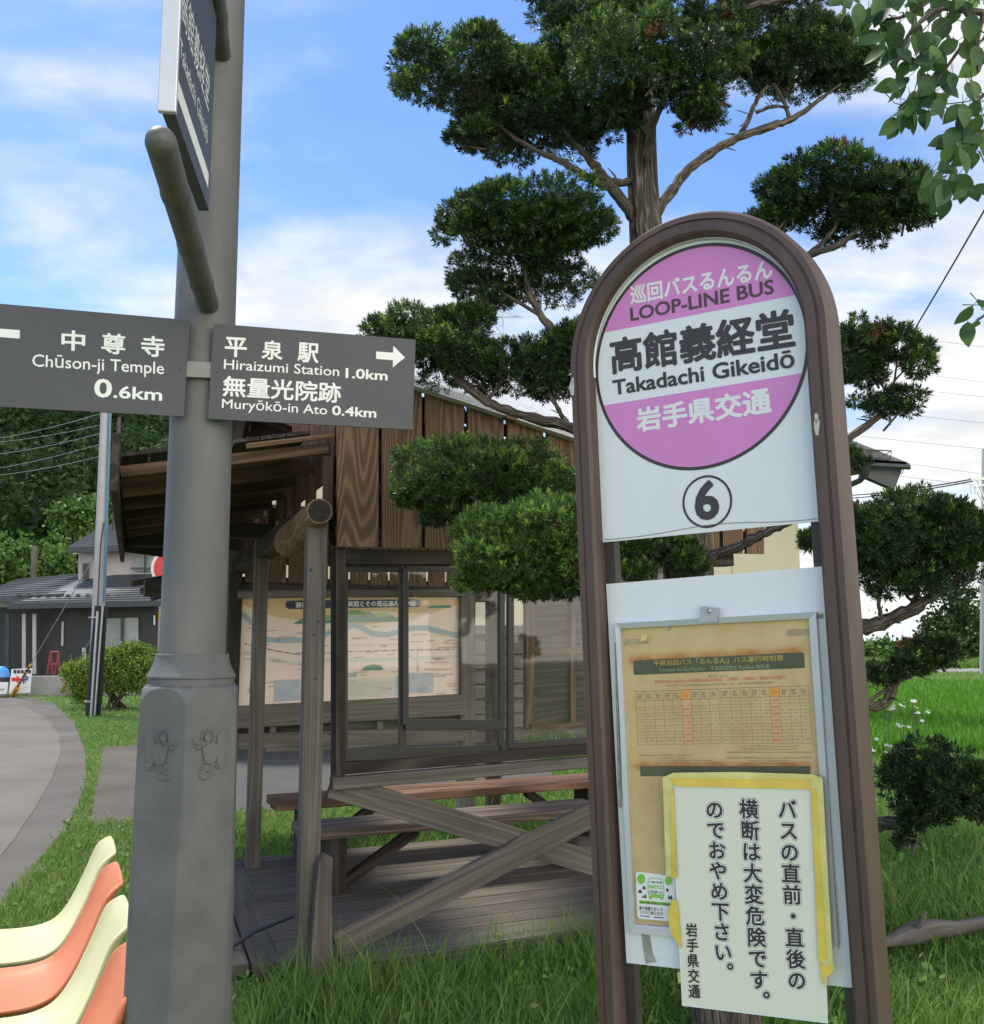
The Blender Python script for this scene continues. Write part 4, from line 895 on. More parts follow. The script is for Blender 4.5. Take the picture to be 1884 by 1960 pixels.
    for a, b in ((oTL, iTL), (oTR, iTR), (oBL, iBL)): mb.tube([pl.px(*a, .0118), pl.px(*b, .0101)], .0006, 4)
    mb.build('poster_frame', MT['alu'], plate)
    mb = MB(); mb.beam(pl.px(1189, 1545, .004), pl.px(1181, 1230, .004), .005, .002, up=pl.n); mb.build('grime_line', MT['grime'], plate); mb = MB(); mb.beam(pl.px(1607, 1808, .004), pl.px(1576, 1385, .004), .005, .002, up=pl.n); mb.build('grime_line', MT['grime'], plate)
    mb = MB(); mb.prism([pl.px(*p, .0155) for p in ((1347, 1182), (1383, 1179.5), (1382, 1163), (1346, 1160))], -pl.n * .003); mb.prism([pl.px(*p, .017) for p in ((1344, 1192), (1380, 1190), (1381, 1179), (1345, 1181.5))], -pl.n * .004)
    s0 = pl.px(1364.5, 1169.5, .0155); mb.tube([s0, s0 + pl.n * .002, s0 + pl.n * .0035], [.0052, .0045, .0015], 14); mb.build('frame_clip', MT['steel'], plate)
    # sun bleached timetable sheet
    gx, gy = 46, 84; a, b, c_, d_ = [np.array(p, float) for p in ((1191, 1202), (1553, 1183), (1596, 1801), (1218, 1769))]
    Vv, st = [], []
    for j in range(gy + 1):
        for i in range(gx + 1):
            s_, t_ = i / gx, j / gy; p = (a * (1 - s_) + b * s_) * (1 - t_) + (d_ * (1 - s_) + c_ * s_) * t_
            Vv.append(pl.px(p[0], p[1], .0012)); zx, zy = (p[0] - 1184.8) / .23151, (p[1] - 1159.5) / .23151
            yb1 = 460 - (zx - 125) * .053; yb2 = 1323
            e_ = max(0, math.exp(-((zy - yb1) / 45.0) ** 2) * (1 if 100 < zx < 1540 else .2), math.exp(-((zy - yb2) / 32.0) ** 2) * (1 if 150 < zx < 1600 else .2)) * (.55 + .45 * math.cos((zx - 200) / 95.0) ** 2)
            st.append(min(1, e_ * 1.5))
    Fv = [(j * (gx + 1) + i, (j + 1) * (gx + 1) + i, (j + 1) * (gx + 1) + i + 1, j * (gx + 1) + i + 1) for j in range(gy) for i in range(gx)]
    m, n_, l_, bb = new_mat('sun bleached timetable paper')
    at_ = N(n_, 'ShaderNodeAttribute', attribute_name='tint'); tx = n_.new('ShaderNodeTexCoord')
    no = N(n_, 'ShaderNodeTexNoise', i_Scale=5.0, i_Detail=9.0, i_Roughness=0.7); l_.new(tx.outputs['Object'], no.inputs['Vector'])
    base_c = ramp(n_, l_, no.outputs[0], [(0.3, (0.49, 0.33, 0.14)), (0.7, (0.66, 0.50, 0.26))])
    n2_ = N(n_, 'ShaderNodeTexNoise', i_Scale=45.0, i_Detail=5.0); l_.new(tx.outputs['Object'], n2_.inputs['Vector'])
    fc = M('MULTIPLY', at_.outputs['Fac'], M('ADD', M('MULTIPLY', n2_.outputs[0], 1.2, n_, l_), .3, n_, l_), n_, l_, True)
    mx = N(n_, 'ShaderNodeMix', data_type='RGBA'); l_.new(fc, mx.inputs[0]); l_.new(base_c, mx.inputs[6]); mx.inputs[7].default_value = (0.42, 0.16, 0.03, 1)
    l_.new(mx.outputs[2], bb.inputs['Base Color']); bb.inputs['Roughness'].default_value = 0.35
    sh = fast('timetable_sheet', Vv, Fv, None, m, plate, tint=st)
    # print on the sheet
    mb = MB(); mats = [MT['green_bar'], MT['gold'], MT['palegreen'], MT['red_print'], MT['grey_print'], MT['orange_cell'], MT['peach_cell'], MT['grime'], plain('faded corner', (0.40, 0.30, 0.19), .6, .25, 30)]
    Pz = lambda zx, zy, o: pl.px(*Z2(zx, zy), o)
    def q4(pts, m, o=.0018): mb.poly([Pz(x, y, o) for x, y in pts], m)
    TT = lambda s, TL, TR, BL, m, b=0.0: put_text(mb, pl, s, Z2(*TL), Z2(*TR), Z2(*BL), m, .0026, b)
    q4([(132, 572), (1538, 514), (1541, 500), (1535, 395), (1522, 384), (140, 452), (124, 462), (127, 560)], 0)
    q4([(182, 1410), (1588, 1392), (1586, 1325), (178, 1325)], 0)
    q4([(40, 325), (258, 313), (225, 270), (60, 278)], 8, .0016); q4([(1380, 250), (1590, 245), (1588, 190), (1400, 195)], 8, .0016); q4([(395, 210), (420, 205), (455, 172), (420, 172)], 7, .0017)
    TT('平泉巡回バス「るんるん」バス運行時刻表', (290, 452), (1365, 404), (294, 500), 1, .008)
    TT('Timetable for Bus RunRun　平泉巡迴巴士 RunRun 時刻表', (335, 512), (1250, 480), (338, 548), 2)
    TT('運行日　Period', (742, 570), (903, 566), (743, 592), 4)
    TT('2023年4月15日(土)～2023年11月26日(日)　土曜日・日曜日・祝日のみ運行', (298, 615), (1380, 574), (298, 646), 3, .012)
    TT('4.15/2023-11.26 Saturday,Sunday and Holidays only / 週六週日及節假日運行', (388, 648), (1285, 622), (389, 672), 4)
    rows_y = [0, 77, 130, 180, 232, 283, 333, 385, 440]
    def table(x0, y0, x1, y1, x2, y2, x3, y3, first, start):
        a, b, c, d = V3(x0, y0), V3(x1, y1), V3(x2, y2), V3(x3, y3)
        f = lambda s, t: (a * (1 - s) + b * s) * (1 - t) + (d * (1 - s) + c * s) * t
        ts = [r / 440 for r in rows_y[:1] + rows_y[1:]]
        ts = [0, .175, .295, .41, .53, .645, .76, .875, 1.0]
        q4([f(5 / 9, 0), f(5 / 9, ts[1]), f(6 / 9, ts[1]), f(6 / 9, 0)], 5); q4([f(5 / 9, ts[1]), f(5 / 9, 1), f(6 / 9, 1), f(6 / 9, ts[1])], 6, .0017)
        def line(p, q_, w=1.6, m=4):
            p, q_ = np.array(p), np.array(q_); t = unit(q_ - p); n2 = V3(-t[1], t[0]) * w; q4([p - n2, q_ - n2, q_ + n2, p + n2], m, .0022)
        for t in ts: line(f(0, t), f(1, t), 2.2 if t in (ts[1], 0) else 1.4)
        for k in range(10): line(f(k / 9, 0), f(k / 9, 1), 1.3)
        mins = [-16, -13, -8, -6, -3, 0, 2, 4, 7]
        for k in range(9):
            for j in range(3): q4([f((k + .2) / 9, .05 + .035 * j), f((k + .2) / 9, .068 + .035 * j), f((k + .8 - .1 * ((k + j) % 3)) / 9, .068 + .035 * j), f((k + .8 - .1 * ((k + j) % 3)) / 9, .05 + .035 * j)], 3 if k == 5 else 4, .0023)
        for r in range(first, 7):
            for k in range(9):
                tm = start + 30 * (r - first) + mins[k]; s = '%d:%02d' % (tm // 60, tm % 60); hl = k == 5
                t0, t1 = ts[r + 1] + .04, ts[r + 2] - (.035 if hl else .055)
                s0, s1 = (k + (.1 if hl else .22)) / 9, (k + (.9 if hl else .78)) / 9
                TT(s, f(s0, t0), f(s1, t0), f(s0, t1), 3 if hl else 4, .014 if hl else 0.0)
    prefetch([('%d:%02d' % (t // 60, t % 60), b, 1.0) for t in range(600, 1020) for b in (0.0,) if (t % 30) in (29, 13, 16, 21, 23, 26, 1, 3, 6)])
    table(140, 710, 823, 685, 850, 1138, 165, 1150, 1, 10 * 60 + 29)
    table(842, 683, 1570, 660, 1606, 1135, 867, 1140, 0, 13 * 60 + 29)
    for s, x0, x1, y, sl in (('【運賃/Bus fare】大人/1乗車200円・¥200/person/ride', 172, 612, 1228, 0), ('小人/1乗車100円・¥100/child', 318, 565, 1250, 0), ('ICカードはご利用できません(no cards are accepted)', 340, 770, 1272, 0), ('1日フリー乗車券/550円(おとな)・¥550/1-day pass(adult)', 320, 825, 1295, 0),
                             ('【1日フリー乗車券発売所/1-day pass ticket sales office】', 990, 1475, 1155, 0), ('平泉町観光案内所/Hiraizumi parking', 1012, 1465, 1178, 0), ('平泉駅前観光案内所/Hiraizumi Station Tourist Information Center', 892, 1600, 1202, 0), ('岩手県交通一関営業所/Iwate Bus Ichinoseki Station Information Office', 900, 1600, 1248, 0), ('平泉レストハウス/Hiraizumi rest house', 1085, 1415, 1272, 0), ('巡回バスるんるん車内/On-board RunRun bus', 1035, 1450, 1296, 0)):
        TT(s, (x0, y), (x1, y - 4), (x0, y + 17), 4)
    mb.build('timetable_print', mats, plate)
    # one-day pass card
    Z3 = lambda zx, zy: (1184.8 + .10704 * zx, 1613.3 + .10704 * zy)
    mb = MB(); Pc = lambda zx, zy, o: pl.px(*Z3(zx, zy), o)
    mb.prism([Pc(x, y, .004) for x, y in ((350, 1300), (372, 1338), (410, 1350), (1050, 1408), (1052, 1380), (1030, 620), (1005, 594), (370, 512), (330, 525), (322, 560))], -pl.n * .002)
    c3 = lambda s, TL, TR, BL, m, b=0.0: put_text(mb, pl, s, Z3(*TL), Z3(*TR), Z3(*BL), m, .0052, b)
    def p3(pts, m, o=.0046): mb.poly([Pc(x, y, o) for x, y in pts], m)
    ell = lambda cx, cy, rx, ry: [(cx + rx * math.cos(t), cy - ry * math.sin(t)) for t in np.linspace(0, 2 * np.pi, 25)[:-1]]
    p3(ell(420, 640, 72, 90)[::-1], 1); p3(ell(912, 668, 66, 80)[::-1], 1)
    bus = [(545, 905), (540, 700), (560, 640), (600, 618), (760, 630), (800, 665), (818, 720), (828, 930)]
    for a_, b_ in zip(bus[:-1], bus[1:]):
        a2, b2 = V3(*a_), V3(*b_); t = unit(b2 - a2); n2 = V3(-t[1], t[0]) * 6; p3([a2 - n2, b2 - n2, b2 + n2, a2 + n2], 1)
    p3([(545, 895), (560, 985), (575, 1000), (605, 1000), (610, 965), (760, 980), (768, 1005), (805, 1012), (828, 930), (828, 915)], 1)
    p3(ell(585, 925, 13, 15)[::-1], 0, .005); p3(ell(785, 945, 13, 15)[::-1], 0, .005)
    c3('一関×平泉', (556, 668), (795, 685), (556, 708), 2, .01); c3('1DAYパス', (560, 728), (805, 748), (560, 805), 1, .03); c3('パスポート', (562, 830), (805, 848), (562, 888), 2, .03)
    p3([(388, 1015), (385, 1075), (1000, 1125), (1000, 1070)], 1); c3('NEW 一関～平泉エリアの路線バス', (398, 1025), (985, 1078), (398, 1070), 2, .01)
    c3('乗り放題でおトク!', (385, 1120), (805, 1150), (390, 1190), 2, .01); c3('スマホで買えます!', (392, 1200), (812, 1232), (395, 1262), 2, .01)
    p3([(400, 1288), (400, 1304), (575, 1318), (575, 1302)], 3); p3([(645, 1310), (645, 1330), (820, 1342), (820, 1326)], 3)
    p3([(440, 818), (450, 775), (470, 755), (490, 785), (500, 825)], 2); p3([(370, 885), (372, 840), (400, 825), (430, 850), (435, 890)], 2); p3([(430, 970), (450, 930), (470, 960), (500, 895), (520, 980)], 2)
    p3([(858, 820), (885, 800), (915, 830), (890, 885)], 2); p3([(895, 995), (905, 920), (935, 960), (965, 920), (978, 1005)], 2)
    mb.build('pass_card', [MT['paper_white'], MT['lime'], MT['black'], MT['blue_print']], plate, label='small white and green one day pass card stuck inside the poster frame')
    # notice taped over the lower half
    Z4 = lambda zx, zy: (1250.3 + .33637 * zx, 1304.2 + .33637 * zy)
    mb = MB(); Pn = lambda zx, zy, o: pl.px(*Z4(zx, zy), o)
    mb.prism([Pn(x, y, .0165) for x, y in ((120, 545), (187, 1830), (1013, 1929), (958, 562))], -pl.n * .0012, 1)
    mb.poly([Pn(x, y, .0170) for x, y in ((138, 575), (196, 1822), (1003, 1917), (945, 598))], 0)
    def cell(ch, x, y, w, h, dx, kinds):
        TL, TR, BL = Z4(x, y), Z4(x + w, y + w * .03), Z4(x + dx * h, y + h)
        for bold, m, o in kinds: put_text(mb, pl, ch, TL, TR, BL, m, o, bold, em=True)
    K = [(.088, 2, .0172), (.068, 1, .0175), (.028, 2, .0178)]
    col = lambda s, x, y, w, pitch, slope: [cell(ch, x + slope * pitch * i + (w * .62 if ch == '。' else 0), y + pitch * i - (w * .62 if ch == '。' else 0), w, w * 1.06, .05, K) for i, ch in enumerate(s)]
    col('バスの直前・直後の', 727, 660, 108, 120.6, .0565)
    col('横断は大変危険です。', 509, 658, 108, 120.6, .0600)
    col('のでおやめ下さい。', 317, 664, 104, 115.0, .0600)
    for i, ch in enumerate('岩手県交通'): cell(ch, 208 + i * 3.8, 1358 + i * 86.5, 68, 82, .05, [(.022, 2, .0188)])
    no_ = mb.build('paper_notice', [MT['paper_cream'], MT['paper_white'], MT['black']], plate, label='cream laminated notice with black upright lettering fixed by yellow tape')
    mb = MB()
    def tp(pts, m=0, o=.0192):
        k = len(mb.v); mb.poly([Pn(x, y, o + random.uniform(-.0004, .0004)) for x, y in pts], m)
    tp([(100, 548), (170, 590), (915, 605), (985, 560), (975, 535), (120, 528)], 0, .0193); tp([(72, 545), (140, 512), (500, 508), (930, 520), (985, 545), (500, 548), (130, 545)], 1, .0200)
    tp([(80, 545), (135, 535), (152, 1095), (100, 1100)], 1, .0196); tp([(125, 600), (142, 602), (165, 1100), (135, 1105)], 0, .0203)
    tp([(130, 1235), (165, 1230), (190, 1510), (170, 1480), (130, 1420), (118, 1300)], 0, .0204); tp([(108, 1300), (140, 1230), (165, 1235), (178, 1500), (120, 1410)], 1, .0197)
    tp([(918, 540), (985, 540), (1045, 1600), (1000, 1610), (960, 1560)], 1, .0197); tp([(918, 600), (950, 600), (1010, 1560), (970, 1600)], 0, .0204)
    tp([(970, 1600), (1045, 1590), (1055, 1615), (1000, 1680), (1010, 1735), (985, 1690)], 0, .0209); tp([(150, 1650), (168, 1640), (176, 1700), (158, 1712)], 1, .0100)
    mb.build('tape', [MT['tape'], MT['tape_pale']], no_)
    mb = MB(); tp2 = [(1290, 1479), (1330, 1473), (1540, 1474), (1580, 1480)]
    mb.poly([pl.px(1230, 1227, .0125), pl.px(1243, 1226, .0125), pl.px(1244, 1215, .0125), pl.px(1236, 1216, .0125)]); mb.build('tape_scrap', MT['tape_pale'], plate)
bus_sign()

# ================================================================= GUIDE POST
def guide_post():
    Yp = 2.35; cx = np.mean([at(367.6, 1250, Yp)[0], at(384, 806, Yp)[0], at(396, 590, Yp)[0]]); c = V3(cx, Yp, 0)
    root = thing('guide_post', c, 'grey steel guide post with two direction boards and relief emblem base', 'guide post')
    zc = at(367, 1253, Yp)[2]; zk = at(360, 1312, Yp)[2]
    # pole, slightly tapering, with a hemispherical top left out of frame
    mb = MB(); rp = lambda z_: np.interp(z_, [zc, 3.9], [.0765, .0655])
    zs = np.linspace(zc - .03, 3.9, 10); mb.tube([c + UP * z_ for z_ in zs], [rp(z_) for z_ in zs], 40, dome=True); mb.build('pole', MT['post_grey'], root)
    # base: hexagonal prism cut by a shoulder of revolution, giving the arched facets
    ang0 = R(-77.5); nT = 144
    def hexr(t, s):
        a = (t - ang0) % (math.pi / 3); a = min(a, math.pi / 3 - a) if False else a
        return s * math.cos(math.pi / 6) / math.cos(a - math.pi / 6)
    Vb, Fb = [], []
    lev = [(-.02, None), (.15, None), (.5, None), (.9, None)] + [(z_, None) for z_ in np.linspace(1.0, zk - .056, 6)] + [(zk - .055 + .055 * math.sin(t * math.pi / 2), None) for t in np.linspace(0, 1, 26)]
    def shoulder(z_):
        return 0.102 + .023 * math.sqrt(max(0.0, min(1.0, (zk - z_) / .05)))
    side = lambda z_: np.interp(z_, [0, zk], [.144, .122])
    for z_, _ in lev:
        for i in range(nT):
            t = 2 * math.pi * i / nT; r = min(hexr(t, side(z_)), shoulder(z_)); Vb.append(c + V3(math.cos(t) * r, math.sin(t) * r, z_))
    extra = [(zk + .002, .102), (zk + .004, .0985), (zk + .017, .0975), (zk + .019, .101)] + [(zk + .023 + (zc - zk - .023) * t, .101 - .017 * math.sin(t * math.pi / 2)) for t in np.linspace(0, 1, 8)] + [(zc + .002, .083), (zc + .003, .07)]
    for z_, r in extra:
        for i in range(nT):
            t = 2 * math.pi * i / nT; Vb.append(c + V3(math.cos(t) * r, math.sin(t) * r, z_))
    nl = len(lev) + len(extra)
    for j in range(nl - 1):
        for i in range(nT): Fb.append((j * nT + i, j * nT + (i + 1) % nT, (j + 1) * nT + (i + 1) % nT, (j + 1) * nT + i))
    mb = MB(); mb.add(Vb, Fb, 0, None, False); base = mb.build('post_base', MT['base_grey'], root)
    # relief emblems: a winged celestial musician outline on the two front facets
    for sgn in (-1, 1):
        mid = ang0 + sgn * math.pi / 6; n_ = V3(math.cos(mid), math.sin(mid), 0); ap = side(1.295) * math.cos(math.pi / 6)
        tilt = (side(1.0) - side(1.3)) * math.cos(math.pi / 6) / .3
        e = Plane(c + n_ * ap + UP * 1.295, n_ + UP * tilt)
        k = -sgn                                                        # facing each other
        sc = .00035
        P = lambda x, y, o=0.0: e.p(sgn * -1 * x * sc * -1 if False else x * sc * (1 if sgn < 0 else -1), y * sc, o)
        mb = MB()
        def ln(pts, r=.0026):
            r = r * .85
            pts = np.array(pts, float); d = np.r_[0, np.cumsum(np.linalg.norm(np.diff(pts, axis=0), axis=1))]; s_ = np.linspace(0, d[-1], max(6, int(d[-1] / 9)))
            q = np.stack([np.interp(s_, d, pts[:, 0]), np.interp(s_, d, pts[:, 1])], 1)
            for _ in range(2): q[1:-1] = (q[:-2] + 2 * q[1:-1] + q[2:]) / 4
            mb.tube([P(x, y, .0008) for x, y in q], [r * (.6 if i in (0, len(q) - 1) else 1) for i in range(len(q))], 7)
        def fl(pts, o=.0022): mb.prism([P(x, y, o * 1.9) for x, y in (pts if sgn < 0 else pts[::-1])], -e.n * .008)
        circ = lambda x, y, r, a0=0, a1=360, n=22: [(x + r * math.cos(R(t)), y + r * math.sin(R(t))) for t in np.linspace(a0, a1, n)]
        ln(circ(25, 95, 44, -40, 235)); ln(circ(25, 95, 33, -30, 215), .002); fl(circ(27, 88, 22)[:-1], .0034)
        fl([(-10, 60), (20, 45), (62, 30), (52, -25), (40, -70), (-5, -80), (-35, -60), (-60, 0), (-40, 40)], .0028)
        ln([(60, 55), (90, 45), (118, 75), (122, 88)], .003); ln([(62, 25), (85, 12), (108, 40), (122, 85)], .0028)
        ln([(-15, 70), (-45, 95), (-80, 130), (-105, 128)]); ln([(-105, 128), (-118, 95), (-112, 60), (-118, 30), (-100, 5), (-108, -25), (-92, -55), (-98, -90), (-72, -118), (-40, -100), (-30, -85)], .003)
        for j in range(4): ln([(-30 - 3 * j, 55 - 35 * j), (-60, 62 - 34 * j), (-96, 78 - 38 * j)], .0018)
        fl([(-100, 120), (-80, 128), (-45, 92), (-40, 40), (-62, 0), (-40, -75), (-72, -110), (-92, -88), (-86, -55), (-102, -25), (-94, 5), (-110, 30), (-106, 60), (-112, 95)], .0016)
        ln([(35, -70), (45, -90), (62, -98)], .003); ln([(-5, -80), (0, -105), (-15, -122), (10, -130), (30, -118)], .003); ln([(45, -100), (60, -115), (78, -108)], .003)
        ln([(-10, -150), (20, -172), (55, -170), (80, -150), (60, -142), (78, -128)], .003); fl([(0, -150), (20, -165), (55, -163), (70, -148), (40, -138)], .0018)
        ln([(0, 20), (25, 25), (45, 12)], .002); ln([(-20, -10), (10, -20), (45, -8)], .0018)
        mb.build('emblem', MT['base_grey'], base)
    # direction boards on the near side of the pole
    yw2 = R(13); pn = V3(math.sin(yw2), -math.cos(yw2), 0); rp0 = .074
    gp = Plane(c + pn * (rp0 + .016), pn)
    mats = [MT['panel_grey'], MT['letter'], MT['steel']]
    Zr = lambda zx, zy: (352.9 + .24084 * zx, 605 + .24084 * zy)
    mb = MB(); mb.prism([gp.px(*Zr(*q), .004) for q in ((190, 818), (1812, 905), (1838, 190), (232, 62))], -gp.n * .006)
    T = lambda s, TL, TR, BL, b=0.0, ref=None: put_text(mb, gp, s, Zr(*TL), Zr(*TR), Zr(*BL), 1, .0046, b, ref=ref)
    T('平', (325, 168), (500, 178), (320, 325), .022); T('泉', (620, 192), (785, 205), (613, 345), .022); T('駅', (905, 210), (1072, 223), (897, 368), .022)
    T('Hiraizumi Station', (318, 345), (1232, 405), (314, 424), .006); T('1.0km', (1282, 415), (1615, 438), (1280, 495), .022)
    T('無量光院跡', (310, 475), (1247, 535), (303, 640), .02); T('Muryōkō-in Ato', (302, 655), (1137, 710), (297, 757), .006); T('0.4km', (1175, 712), (1527, 736), (1172, 790), .022)
    mb.poly([gp.px(*Zr(*q), .0046) for q in ((1523, 343), (1657, 355), (1655, 412), (1752, 333), (1660, 240), (1657, 295), (1523, 285))], 1)
    for q in ((258, 440), (1455, 530)):
        o = gp.px(*Zr(*q), .0043); mb.tube([o, o + gp.n * .002], .004, 10, 0)
    mb.build('direction_board', mats, root, label='right hand dark grey board with two place names and a right arrow')
    Zl = lambda zx, zy: (.21408 * zx, 605 + .21408 * zy)
    mb = MB(); mb.prism([gp.px(*q, .004) for q in ((-48, 776), (352, 797.7), (363.5, 613.6), (-36, 579))], -gp.n * .006)
    T = lambda s, TL, TR, BL, b=0.0: put_text(mb, gp, s, Zl(*TL), Zl(*TR), Zl(*BL), 1, .0046, b)
    T('中', (555, 125), (767, 140), (550, 308), .022); T('尊', (915, 150), (1130, 166), (905, 337), .022); T('寺', (1268, 176), (1478, 190), (1260, 363), .022)
    T('Chūson-ji Temple', (295, 338), (1470, 412), (290, 488), .006); T('0', (848, 560), (1008, 570), (842, 728), .022); T('.6km', (1020, 622), (1455, 652), (1015, 735), .02)
    mb.poly([gp.px(*Zl(*q), .0046) for q in ((182, 130), (-60, 113), (-58, 55), (-190, 140), (-68, 245), (-64, 187), (180, 206))], 1)
    for q in ((1610, 470),):
        o = gp.px(*Zl(*q), .0043); mb.tube([o, o + gp.n * .002], .004, 10, 0)
    mb.build('direction_board', mats, root, label='left hand dark grey board reading a temple name and 0.6km')
    mb = MB(); mb.prism([gp.px(*Zl(*q), .0015) for q in ((1640, 541), (1900, 552), (1900, 415), (1640, 403))], -gp.n * .012); mb.build('board_bracket', MT['bracket'], root, .002)
    mb = MB()
    zc2 = at(380, 706, Yp)[2]
    for dz in (0,): mb.tube([c + UP * (zc2 - .022), c + UP * (zc2 + .022)], [.079, .079], 40)
    mb.build('pole_band', MT['post_grey'], root)
    # support bars reaching towards the viewer, and the sign box hung between them
    for (u0, v0, v1u, v1v, nm) in ((405, 583, 305, 268, 0), (428, 100, 305, -150, 1)):
        z_ = at(u0, v0, Yp - .06)[2]; far = V3(at(u0 - 6, v0, Yp - .05)[0], Yp - .05, z_)
        r = ray(v1u, v1v) if not nm else None
        near = ground(308, 272, z_) if not nm else V3(-.528, 1.58, z_)
        d = unit(near - far); mb = MB(); mb.tube([far, near], .0255, 24, dome=True); bar = mb.build('support_bar', MT['bar_grey'], root)
        mb = MB()
        for s_ in (.14, .36, .60): mb = MB(); q = far + d * s_; mb.tube([q, q + d * .012, q + d * .028, q + d * .04], [.0258, .0275, .0275, .0258], 24); mb.build('clamp', MT['bar_grey'], bar)
    zlo = 2.50; zhi = at(428, 100, Yp - .06)[2] - .03
    f0, f1 = ground(390, 404, zlo) * V3(1, 1, 0), ground(321, 214, zlo) * V3(1, 1, 0); dd = unit(f1 - f0); sd = V3(dd[1], -dd[0], 0); sd = sd if sd[0] > 0 else -sd
    mb = MB(); mb.box((f0 + f1) / 2 + UP * (zlo + zhi) / 2, dd * np.linalg.norm(f1 - f0) / 2, sd * .012, UP * (zhi - zlo) / 2); bx = mb.build('hanging_board', MT['panel_grey'], root, .002)
    mb = MB(); mb.box(f1 + dd * .004 + UP * (zlo + zhi) / 2, dd * .006, sd * .0165, UP * ((zhi - zlo) / 2 + .004)); mb.build('edge_trim', MT['alu'], bx, .002)
    mb = MB(); sp = Plane((f0 + f1) / 2 + sd * .0126 + UP * zlo, sd)
    L = np.linalg.norm(f1 - f0); s0 = 1 if (sp.U @ dd) < 0 else -1
    def tx(s, x0, x1, y0, y1, b):
        v, f = glyphs(s, b); X = (v[:, :1] - v[:, 0].min()) / np.ptp(v[:, 0]); Y_ = (v[:, 1:2] - v[:, 1].min()) / np.ptp(v[:, 1])
        mb.add(sp.o + sp.U * (x0 + X * (x1 - x0)) + sp.V * (y0 + Y_ * (y1 - y0)), f)
    tx('高館義経堂', -.19, .15, .20, .29, .0); tx('Takadachi Gikeidō', -.19, .15, .125, .165, .0)
    mb.add([sp.o + sp.U * x + sp.V * y for x, y in ((-L / 2 + .01, .04), (L / 2 - .03, .04), (L / 2 - .03, .075), (-L / 2 + .01, .075))], [(0, 1, 2, 3)])
    mb.build('board_lettering', MT['letter'], bx)
guide_post()
# ================================================================= PLASTIC SEATS
def seats():
    rd = unit(V3(.395, -.918, 0)); fd = unit(V3(-.918, -.395, 0)); b0 = V3(-1.405, 3.76, 0)
    root = thing('bench', b0 + fd * .3, 'row of alternating pale yellow and salmon plastic bucket seats beside the road', 'bench')
    prof = [(-.01, .785), (.015, .75), (.045, .665), (.08, .58), (.115, .515), (.155, .468), (.21, .444), (.28, .437), (.37, .440), (.44, .447), (.49, .446), (.515, .436), (.525, .41)]
    prof = np.array(prof); t = np.arange(len(prof)); tt = np.linspace(0, len(prof) - 1, 40); pr = np.stack([np.interp(tt, t, prof[:, 0]), np.interp(tt, t, prof[:, 1])], 1)
    for _ in range(3): pr[1:-1] = (pr[:-2] + pr[1:-1] * 2 + pr[2:]) / 4
    ws = np.array([-.21, -.20, -.17, -.1, 0, .1, .17, .2, .21]); lift = np.array([.035, .026, .010, .003, 0, .003, .010, .026, .035])
    for k in range(4):
        o = b0 + rd * (.475 * k); V, F = [], []
        for i, (s, z_) in enumerate(pr):
            tg = unit(pr[min(i + 1, 39)] - pr[max(i - 1, 0)]); nr = V3(-tg[1], tg[0]) * (1 if True else -1)
            nr = nr if (nr[1] > 0 or nr[0] > 0) else -nr
            taper = np.interp(i, [0, 3, 8, 34, 39], [.80, .93, 1, 1, .9])
            for w, li in zip(ws, lift):
                li2 = li * np.interp(i, [0, 3], [.3, 1])
                p = o + rd * (w * taper) + fd * (s + nr[0] * li2) + UP * (z_ + nr[1] * li2); V.append(p)
        n = len(ws); F = [(i * n + j, (i + 1) * n + j, (i + 1) * n + j + 1, i * n + j + 1) for i in range(39) for j in range(n - 1)]
        mb = MB(); mb.add(V, F, 0, None, True); ob = mb.build('seat_shell', MT['shell_y' if k % 2 == 0 else 'shell_o'], root, label=('pale yellow plastic seat shell' if k % 2 == 0 else 'salmon orange plastic seat shell'))
        so = ob.modifiers.new('solid', 'SOLIDIFY'); so.thickness = .011; so.offset = 0
        sb = ob.modifiers.new('sub', 'SUBSURF'); sb.levels = sb.render_levels = 2
    mb = MB(); mb.beam(b0 - rd * .25 + fd * .25 + UP * .39, b0 + rd * 1.7 + fd * .25 + UP * .39, .05, .05); mb.build('seat_beam', MT['steel'], root)
    for k in (0, 3):
        q = b0 + rd * (.475 * k) + fd * .25; mb = MB(); mb.beam(q, q + UP * .37, .05, .05, up=fd); mb.beam(q - fd * .2 + UP * .02, q + fd * .2 + UP * .02, .05, .04); mb.build('leg', MT['steel'], root)
seats()
# ================================================================= CLIPPED YEW
def rosettes(P, Dn, tint, L=.027, W=.0024, nl=13):
    n = len(P)
    a = rng.normal(size=(n, 3)); a -= Dn * (a * Dn).sum(1, keepdims=True); a /= np.linalg.norm(a, axis=1, keepdims=True); b = np.cross(Dn, a)
    Vs, Ts = [], []
    for k in range(nl):
        th = 2 * np.pi * k / nl * 1.618 * 2 + rng.normal(0, .3, n); el = np.clip(rng.normal(np.linspace(12, 78, nl)[k], 9, n), 3, 95); el = np.radians(el)
        d = Dn * np.cos(el)[:, None] + (a * np.cos(th)[:, None] + b * np.sin(th)[:, None]) * np.sin(el)[:, None]
        st = P - Dn * (k / nl * .018)[..., None] if False else P - Dn * (k / nl * .02)
        l = L * rng.uniform(.75, 1.25, n)
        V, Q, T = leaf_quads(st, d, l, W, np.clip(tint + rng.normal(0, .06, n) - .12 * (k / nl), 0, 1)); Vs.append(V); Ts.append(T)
    return np.concatenate(Vs), np.concatenate(Ts)
